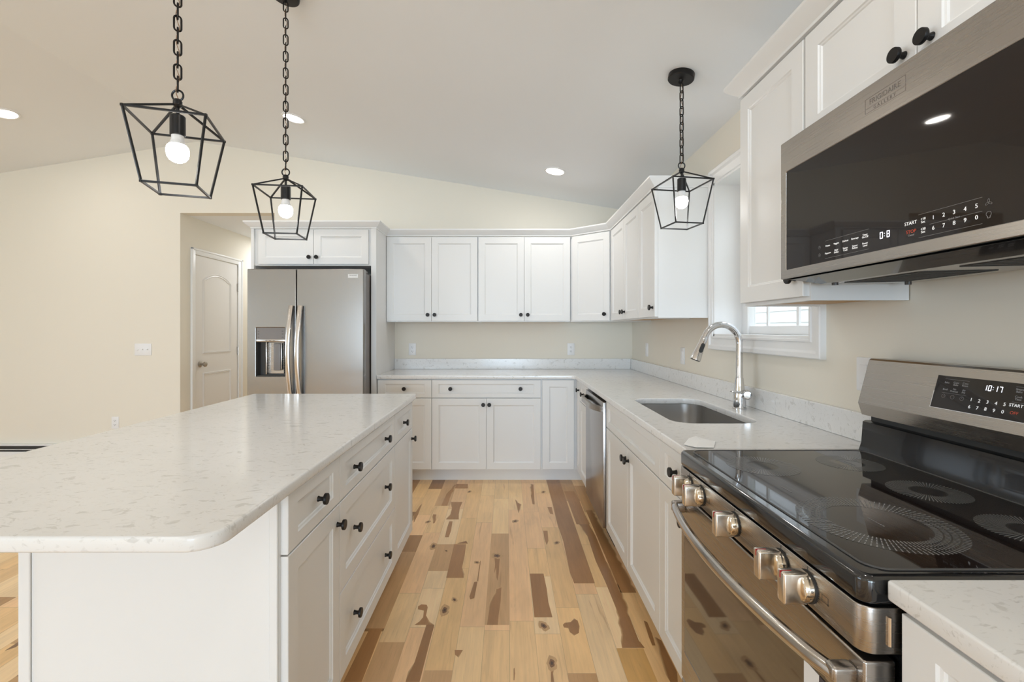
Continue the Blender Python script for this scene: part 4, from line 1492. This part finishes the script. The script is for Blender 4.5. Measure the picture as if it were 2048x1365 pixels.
# ================================================================ range
RY0, RY1 = 0.7125, 1.4745
RC = (RY0 + RY1) / 2
t = thing('range', 'stainless electric range with a black glass cooktop and front knobs', 'range', (0.545, RC, 0))
OX = 0.545
hw = (RY1 - RY0) / 2
b = MB()
b.box(0.062, 0.655, -hw, hw, 0.03, 0.858)
b.build('case', M['enamel'], t)
b = MB()
for x in (0.10, 0.60):
    for y in (-hw + 0.05, hw - 0.05):
        b.lathe([(0.018, 0.0), (0.018, 0.03)], 12, 0, Matrix.Translation((x, y, 0)))
b.build('foot', M['blackplastic'], t)
# cooktop frame and glass
b = MB()
b.mesh(slab([rounded([(0.0, -hw, 0.022), (0.585, -hw, 0.004), (0.585, hw, 0.004), (0.0, hw, 0.022)], 6)], 0.860, 0.907, 0.010), 0, True)
b.build('cooktop_frame', M['enamel'], t, angle=60)
b = MB()
b.mesh(slab([rect(0.032, 0.562, -hw + 0.022, hw - 0.022, 0.03, 6)], 0.900, 0.9085, 0.0012), 0, True)
ct = b.build('cooktop_glass', M['blackglass'], t)
b = MB()
b.tube([(x, y, 0.9078) for x, y in rect(0.030, 0.564, -hw + 0.020, hw - 0.020, 0.032, 6)], circ(0.0022, 6), True)
b.build('glass_edge', M['darkgrey'], t)


def burner(x, y, r, kind):
    X = Matrix.Translation((x - OX, y - RC, 0.9087))
    vs, fs = [], []

    def dash(a, r0, r1, w0, w1):
        o = len(vs)
        ca, sa = math.cos(a), math.sin(a)
        for rr, ww in ((r0, w0), (r1, w1)):
            for s in (-1, 1):
                vs.append((ca * rr - sa * ww * s, sa * rr + ca * ww * s, 0))
        fs.append((o, o + 1, o + 3, o + 2))

    d = MB()
    q = MB()
    if kind == 'star':
        for k in range(72):
            dash(2 * PI * k / 72, r * 0.45, r, 0.0004, 0.0008)
        ring_mark(q, X @ Matrix.Translation((0, 0, -0.0002)), r, r * 0.60, 48)
    else:
        for k in range(96):
            a = 2 * PI * k / 96
            for r0, r1 in ((0.64, 0.72), (0.74, 0.80), (0.82, 0.89), (0.91, 1.0)):
                dash(a, r * r0, r * r1, 0.0008, 0.0012)
        ring_mark(q, X @ Matrix.Translation((0, 0, -0.0002)), r, r * 0.37, 64)
    d.add(vs, fs, 0, False, X @ Matrix.Translation((0, 0, 0.0004)))
    q.build('burner_zone', M['burnerdim'], ct)
    d.build('burner_marking', M['burner'], ct)


burner(0.708, 1.290, 0.092, 'star')
burner(0.968, 1.315, 0.080, 'star')
burner(0.982, 1.085, 0.078, 'star')
burner(0.723, 0.912, 0.134, 'ring')
burner(0.985, 0.870, 0.080, 'star')
b = MB()
for x, y in ((0.66, 1.10), (0.723, 0.912), (0.968, 1.315)):
    # a tiny printed line, too small to read
    for k in range(7):
        b.box(x - OX - 0.0012, x - OX + 0.0012, y - RC - 0.021 + k * 0.006, y - RC - 0.021 + k * 0.006 + 0.0042, 0.9088, 0.9090)
b.build('cooktop_marking', M['burner'], ct)
# control panel with rounded front corners
b = MB()
b.mesh(slab([rounded([(0.0, -hw, 0.022), (0.061, -hw, 0.0), (0.061, hw, 0.0), (0.0, hw, 0.022)], 8)], 0.787, 0.859, 0.002), 0, True)
cp = b.build('control_panel', M['steel'], t, angle=40)
b = MB()
b.tube([(0.040, -hw - 0.0005, 0.802), (0.040, -hw - 0.0005, 0.846)], circ(0.0045, 12, 0.003))
b.build('panel_rib', M['knobmetal'], cp)
KY = (0.843, 0.925, 1.114, 1.306, 1.389)
mk = MB()
for y in KY:
    if y == 1.114:
        continue
    yy, zz = y - RC - 0.046, 0.823
    for a0, a1, c0, c1 in ((-0.008, 0.008, -0.006, -0.0055), (-0.008, 0.008, 0.0055, 0.006), (-0.008, -0.0075, -0.006, 0.006), (0.0075, 0.008, -0.006, 0.006)):
        mk.box(-0.0004, 0.0002, yy + a0, yy + a1, zz + c0, zz + c1)
    mk.box(-0.0005, 0.0002, yy - 0.0088, yy - 0.0062, zz - 0.0068, zz - 0.0045)
for y in KY:
    mk.box(-0.0004, 0.0002, y - RC - 0.0006, y - RC + 0.0006, 0.849, 0.857)
mk.build('panel_markings', M['ink'], cp)
XK = Matrix.Rotation(-PI / 2, 4, 'Y')        # local z -> -x
for i, y in enumerate(KY):
    e = thing('knob', None, None, (0, y - RC, 0.821))
    e.parent = t
    b = MB()
    b.lathe([(0.0285, -0.0005), (0.0285, 0.003)], 32, 0, XK)
    b.build('knob_skirt_shadow', M['blackplastic'], e)  # black skirt disc that also stands in for the shadow round the knob
    b = MB()
    b.lathe([(0.0262, 0.003), (0.0262, 0.013), (0.0255, 0.0145), (0.0255, 0.016), (0.0245, 0.018), (0.0205, 0.020)], 36, 0, XK)
    b.build('knob_ring', M['ringmetal'], e)
    b = MB()
    b.rbox(-0.050, -0.004, -0.0115, 0.0115, -0.0285, 0.0285, 0.004, 3)
    b.build('grip', M['knobmetal'], e)
    b = MB()
    b.box(-0.0503, -0.030, -0.0012, 0.0012, 0.0270, 0.02875)
    b.box(-0.0504, -0.0488, -0.0012, 0.0012, 0.016, 0.0285)
    b.build('pointer', M['red'], e)
    if y != 1.114:
        b = MB()
        for s, ang in (('Lo', 12), ('2', -24)):
            a = R(ang)
            o = (-0.0082, -0.0263 * math.cos(a), 0.0263 * math.sin(a))
            b.mesh(text_mesh(s, 0.0085, frame_mat(o, (0, -math.sin(a), -math.cos(a)), (1, 0, 0)), extrude=0.00015))
        b.build('knob_lettering', M['ink'], e)
# oven door
b = MB()
ow, oz0, oz1 = hw - 0.004, 0.195, 0.774
b.mesh(slab([rounded([(-ow, oz0, 0.004), (ow, oz0, 0.004), (ow, oz1, 0.004), (-ow, oz1, 0.004)], 3), rect(-ow + 0.026, ow - 0.026, 0.285, 0.682, 0.004, 3)], 0.006, 0.055, 0.004), 0, True, STAND_YZ)
od = b.build('oven_door', M['steel'], t, angle=40)
b = MB()
b.box(0.0075, 0.022, -ow + 0.0255, ow - 0.0255, 0.2845, 0.6825)
ov = b.build('oven_window', M['ovenglass'], od)
b = MB()
pts = []
for k in range(25):
    f = k / 24
    y = (hw - 0.030) - (2 * hw - 0.060) * f
    bow = (math.sin(PI * f)) ** 0.75 if 0 < f < 1 else 0
    pts.append((-0.022 - 0.040 * bow, y, 0.737))
b.tube(pts, circ(0.0105, 14, 0.0155), up=(0, 0, 1))
b.build('handle', M['handlesteel'], od)
for s in (-1, 1):
    b = MB()
    b.rbox(-0.032, 0.008, s * (hw - 0.030) - 0.012, s * (hw - 0.030) + 0.012, 0.720, 0.754, 0.006, 3)
    b.build('handle_mount', M['steel'], od)
b = MB()
b.box(0.0066, 0.0074, 0.822 - RC, 0.864 - RC, 0.600, 0.674)
st = b.build('sticker', M['sticker'], ov)
b = MB()
b.box(0.0064, 0.0074, 0.802 - RC, 0.8218 - RC, 0.600, 0.674)
b.build('sticker_band', M['stickerdark'], st)
b = MB()
b.rbox(0.006, 0.055, -ow, ow, 0.045, 0.188, 0.004, 2)
b.build('storage_drawer', M['steel'], t)
# backguard: black riser, then the slanted stainless console
b = MB()
prof = [(0.570, 0.906), (0.578, 0.930), (0.583, 0.996), (0.592, 1.000), (0.660, 1.000), (0.660, 0.860), (0.586, 0.860)]
vs = [(x, s * hw, z) for s in (-1, 1) for x, z in prof]
n = len(prof)
fs = [(i, (i + 1) % n, n + (i + 1) % n, n + i) for i in range(n)] + [tuple(range(n)), tuple(range(2 * n - 1, n - 1, -1))]
b.add(vs, fs)
b.build('riser', M['enamel'], t, angle=25)
b = MB()
b.box(0.600, 0.655, -hw + 0.012, hw - 0.012, 1.000, 1.03)
b.build('vent_gap', M['slot'], t)
b = MB()
prof = [(0.580, 1.018), (0.568, 1.056), (0.603, 1.190), (0.609, 1.195), (0.655, 1.195), (0.660, 1.190), (0.660, 1.018)]
vs = [(x, s * hw, z) for s in (-1, 1) for x, z in prof]
n = len(prof)
fs = [(i, (i + 1) % n, n + (i + 1) % n, n + i) for i in range(n)] + [tuple(range(n)), tuple(range(2 * n - 1, n - 1, -1))]
b.add(vs, fs)
bgd = b.build('backguard', M['steel'], t, angle=15)
pa = Vector((0.568, 0, 1.056))
pd = (Vector((0.605, 0, 1.193)) - pa).normalized()
pn = Vector((-pd.z, 0, pd.x))


def BG(y, u, lift=0.0):
    o = pa + pd * u + pn * lift
    return frame_mat((o.x, y - RC, o.z), (0, -1, 0), tuple(pd))


b = MB()
b.box(-0.139, 0.139, 0.027, 0.1155, -0.001, 0.0006, 0, BG(1.0935, 0.0))
b.build('display_bezel', M['plate'], bgd)
b = MB()
b.box(-0.1365, 0.1365, 0.0285, 0.114, -0.001, 0.0013, 0, BG(1.0935, 0.0))
dp = b.build('display', M['blackglass'], bgd)
lg = MB()
for s, y, u, sz in (('1', 1.1297, 0.0618, 0.0115), ('2', 1.1105, 0.0612, 0.0115), ('3', 1.0914, 0.0616, 0.0115), ('4', 1.0724, 0.0616, 0.0115), ('5', 1.0539, 0.0622, 0.0115),
                    ('6', 1.1297, 0.0436, 0.0115), ('7', 1.1108, 0.0437, 0.0115), ('8', 1.0918, 0.0443, 0.0115), ('9', 1.0728, 0.0443, 0.0115), ('0', 1.054, 0.0447, 0.0115),
                    ('START', 1.0304, 0.0632, 0.0098)):
    lg.mesh(text_mesh(s, sz, BG(y, u, 0.0015)))
lg.build('control_legend', M['legend'], dp)
lg = MB()
for s, y, u in (('Bake', 1.2009, 0.0966), ('Conv\nBake', 1.1768, 0.0956), ('Conv\nRoast', 1.1531, 0.0963), ('Broil', 1.2012, 0.0783), ('No\nPreheat', 1.1767, 0.0785), ('Air\nFry', 1.1527, 0.0789),
                ('Steam\nBake', 1.0312, 0.0976), ('Cook\nTime', 1.0297, 0.0803)):
    lg.mesh(text_mesh(s, 0.0066, BG(y, u, 0.0015)))
for y in (1.2013, 1.1772, 1.1528):
    ring_mark(lg, BG(y, 0.0608, 0.0015), 0.0050, 0.0005)
lg.box(-0.0002, 0.0035, -0.0002, 0.0002, 0, 0.0002, 0, BG(1.2013, 0.0608, 0.0015))
lg.box(-0.0002, 0.0002, 0, 0.0035, 0, 0.0002, 0, BG(1.1528, 0.0608, 0.0015))
for y0, y1, u in ((1.208, 1.145, 0.106), (1.208, 1.145, 0.0695), (1.04, 0.98, 0.106), (1.04, 0.98, 0.0705)):
    lg.box(-(y0 - y1) / 2, (y0 - y1) / 2, -0.0002, 0.0002, 0, 0.0002, 0, BG((y0 + y1) / 2, u, 0.0014))
lg.build('dim_legend', M['legenddim'], dp)
lg = MB()
lg.mesh(text_mesh('OFF', 0.0098, BG(1.0306, 0.046, 0.0015)))
lg.build('off_legend', M['legendred'], dp)
dg = MB()
seven(dg, '10:17', 0.0135, BG(1.0873, 0.0951, 0.0014))
dg.build('clock_display', M['digits'], dp)

# ================================================================ pendant lights


def pendant(label, x, y, ang, z_top, ceil_h, group):
    """z_top: height of the square shoulder of the cage"""
    t = thing('pendant_light', label, 'pendant light', (x, y, 0), 0, group)
    tilt = -math.atan(SLOPE)
    c = MB()
    X = Matrix.Translation((0, 0, ceil_h)) @ Matrix.Rotation(-tilt, 4, 'Y')
    c.lathe([(0.058, 0.002), (0.060, -0.002), (0.060, -0.022), (0.057, -0.026), (0.012, -0.027), (0.010, -0.030), (0.010, -0.042), (0.006, -0.046), (0.0, -0.047)], 36, 0, X)
    c.build('canopy', M['black'], t)
    zh = z_top + 0.062                      # hub
    zr = zh + 0.030                         # ring centre
    cc = MB()
    pitch = 0.0375
    top = ceil_h - 0.045
    n = max(3, int(round((top - (zr + 0.012)) / pitch)))
    pitch = (top - (zr + 0.012)) / n
    L, Wd, wr = pitch / 2 + 0.0050, 0.0092, 0.0027
    for i in range(n):
        zc = top - pitch * (i + 0.5)
        a = ang + (PI / 2 if i % 2 else 0) + 0.35
        pts = []
        for k in range(8):
            q = PI * k / 7
            pts.append((Wd * math.cos(q), 0, (L - Wd) + Wd * math.sin(q)))
        for k in range(8):
            q = PI + PI * k / 7
            pts.append((Wd * math.cos(q), 0, -(L - Wd) + Wd * math.sin(q)))
        cc.tube(pts, circ(wr, 6), True, 0, Matrix.Translation((0, 0, zc)) @ Matrix.Rotation(a, 4, 'Z'), up=(0, 1, 0))
    cc.build('chain', M['black'], t)
    w = MB()
    wp = []
    for k in range(4 * n + 1):
        zz = top - (top - zh) * k / (4 * n)
        wp.append((0.0045 * math.sin(k * 0.8), 0.0045 * math.cos(k * 0.8), zz))
    w.tube(wp, circ(0.0012, 5))
    w.build('wire', M['copper'], t)
    g = MB()
    pts = [(0.016 * math.cos(2 * PI * k / 24), 0, 0.016 * math.sin(2 * PI * k / 24)) for k in range(24)]
    g.tube(pts, circ(0.0030, 8), True, 0, Matrix.Translation((0, 0, zr - 0.004)) @ Matrix.Rotation(ang * 0 + 0.1, 4, 'Z'), up=(0, 1, 0))
    g.build('ring', M['rod'], t)
    f = MB()
    a_, b_ = 0.100, 0.068
    zb = z_top - 0.197
    Rz = Matrix.Rotation(ang, 4, 'Z')
    cor = ((-1, -1), (1, -1), (1, 1), (-1, 1))
    top_p = [Rz @ Vector((sx * a_, sy * a_, z_top)) for sx, sy in cor]
    bot_p = [Rz @ Vector((sx * b_, sy * b_, zb)) for sx, sy in cor]
    hub = Vector((0, 0, zh))
    sq = [(-0.0028, -0.0028), (0.0028, -0.0028), (0.0028, 0.0028), (-0.0028, 0.0028)]
    for k in range(4):
        f.tube([top_p[k], top_p[(k + 1) % 4]], sq, smooth=False)
        f.tube([bot_p[k], bot_p[(k + 1) % 4]], sq, smooth=False)
        f.tube([top_p[k], bot_p[k]], sq, smooth=False)
        f.tube([top_p[k], hub + (top_p[k] - hub) * 0.04], sq, smooth=False)
        for p in (top_p[k], bot_p[k]):
            f.box(p.x - 0.0034, p.x + 0.0034, p.y - 0.0034, p.y + 0.0034, p.z - 0.0034, p.z + 0.0034)
    f.build('cage', M['rod'], t)
    h = MB()
    h.lathe([(0.004, 0.016), (0.009, 0.014), (0.0125, 0.008), (0.0125, -0.004), (0.008, -0.010), (0.005, -0.012), (0.005, -0.040)], 20, 0, Matrix.Translation((0, 0, zh)))
    h.build('hub', M['rod'], t)
    s = MB()
    zs = zh - 0.038
    s.lathe([(0.006, 0.004), (0.018, 0.003), (0.0205, 0.0), (0.0205, -0.056), (0.0185, -0.058)], 28, 0, Matrix.Translation((0, 0, zs)))
    s.build('socket', M['rod'], t)
    bl = MB()
    zl = zs - 0.056
    bl.lathe([(0.0165, 0.002), (0.0165, -0.012), (0.0190, -0.022), (0.0235, -0.030)], 28, 0, Matrix.Translation((0, 0, zl)))
    bl.build('bulb_collar', M['bulbneck'], t)
    bl = MB()
    bl.lathe([(0.0235, -0.030), (0.0280, -0.036), (0.0300, -0.046), (0.0300, -0.054), (0.0275, -0.066), (0.0215, -0.075), (0.0120, -0.081), (0.0, -0.083)], 28, 0, Matrix.Translation((0, 0, zl)), cap=False)
    bl.build('bulb', M['bulb'], t)
    d = bpy.data.lights.new('bulb_light', 'POINT')
    d.energy = PEND_W
    d.color = (1.0, 0.99, 0.97)
    d.shadow_soft_size = 0.03
    lo = bpy.data.objects.new('bulb_light', d)
    lo.parent = t
    lo.location = (0, 0, zl - 0.10)
    COL.objects.link(lo)
    return t


PEND_W = 1.8
PG = 'black lantern pendant lights'
pendant('black lantern pendant over the near end of the island', -0.995, 1.405, R(18), 1.286 + 0.620, ceil_z(-0.995), PG)
pendant('black lantern pendant over the far end of the island, toward the fridge', -0.985, 2.07, R(7), 1.286 + 0.613, ceil_z(-0.985), PG)
pendant('black lantern pendant hanging over the sink in front of the window', 0.828, 2.205, R(9.5), 1.286 + 0.690, ceil_z(0.828), PG)

# ================================================================ recessed ceiling lights
def downlight(label, x, y):
    z = ceil_z(x)
    side = 1 if x > RX else -1
    t = thing('recessed_light', label, 'recessed light', (x, y, z), 0, 'round recessed ceiling lights')
    X = Matrix.Rotation(math.atan(SLOPE) * side, 4, 'Y')
    b = MB()
    b.lathe([(0.088, 0.001), (0.088, -0.004), (0.080, -0.008), (0.072, -0.006), (0.072, -0.001)], 40, 0, X, cap=False)
    b.build('trim_ring', M['trim'], t)
    b = MB()
    b.lathe([(0.073, -0.0045), (0.0, -0.0050)], 40, 0, X, cap=False)
    b.build('lens', M['led'], t)
    d = bpy.data.lights.new('downlight', 'AREA')
    d.shape = 'DISK'
    d.size = 0.13
    d.energy = DOWN_W
    d.color = (1.0, 0.95, 0.88)
    lo = bpy.data.objects.new('downlight', d)
    lo.parent = t
    lo.location = (X @ Vector((0, 0, -0.012)))
    lo.rotation_euler = X.to_euler()
    COL.objects.link(lo)
    return t


DOWN_W = 3.5
downlight('round recessed ceiling light nearest the corner upper cabinet', 0.387, 3.75)
downlight('round recessed ceiling light just behind the far island pendant chain', -1.616, 3.52)
downlight('round recessed ceiling light at the left edge, on the far ceiling slope', -3.904, 3.616)
downlight('unseen round recessed ceiling light above the aisle between the island and the range', 0.35, 0.6)  # from here on the fittings are out of view, added as light sources
downlight('unseen round recessed ceiling light above the near left of the island', -1.9, 0.3)
downlight('unseen round recessed ceiling light on the far slope of the living area', -4.2, -0.2)


# unseen fitting on the flat hall ceiling, added to brighten the hallway door
t = thing('recessed_light', 'unseen round recessed light added in the flat hallway ceiling behind the fridge alcove', 'recessed light', (-2.72, 5.95, HZ), 0, 'round recessed ceiling lights')
b = MB()
b.lathe([(0.088, 0.001), (0.088, -0.004), (0.080, -0.008), (0.072, -0.006), (0.072, -0.001)], 40, 0, None, cap=False)
b.build('trim_ring', M['trim'], t)
b = MB()
b.lathe([(0.073, -0.0045), (0.0, -0.0050)], 40, 0, None, cap=False)
b.build('lens', M['led'], t)
d = bpy.data.lights.new('downlight', 'AREA')
d.shape = 'DISK'
d.size = 0.13
d.energy = 7.5
d.color = (0.92, 0.96, 1.0)
lo = bpy.data.objects.new('downlight', d)
lo.parent = t
lo.location = (0, 0, -0.012)
COL.objects.link(lo)

downlight('unseen round recessed ceiling light above the deep end of the living area', -1.6, -3.6)  # unseen fittings deep in the room, added as further light sources
downlight('unseen round recessed ceiling light on the far slope deep in the living area', -4.2, -4.2)
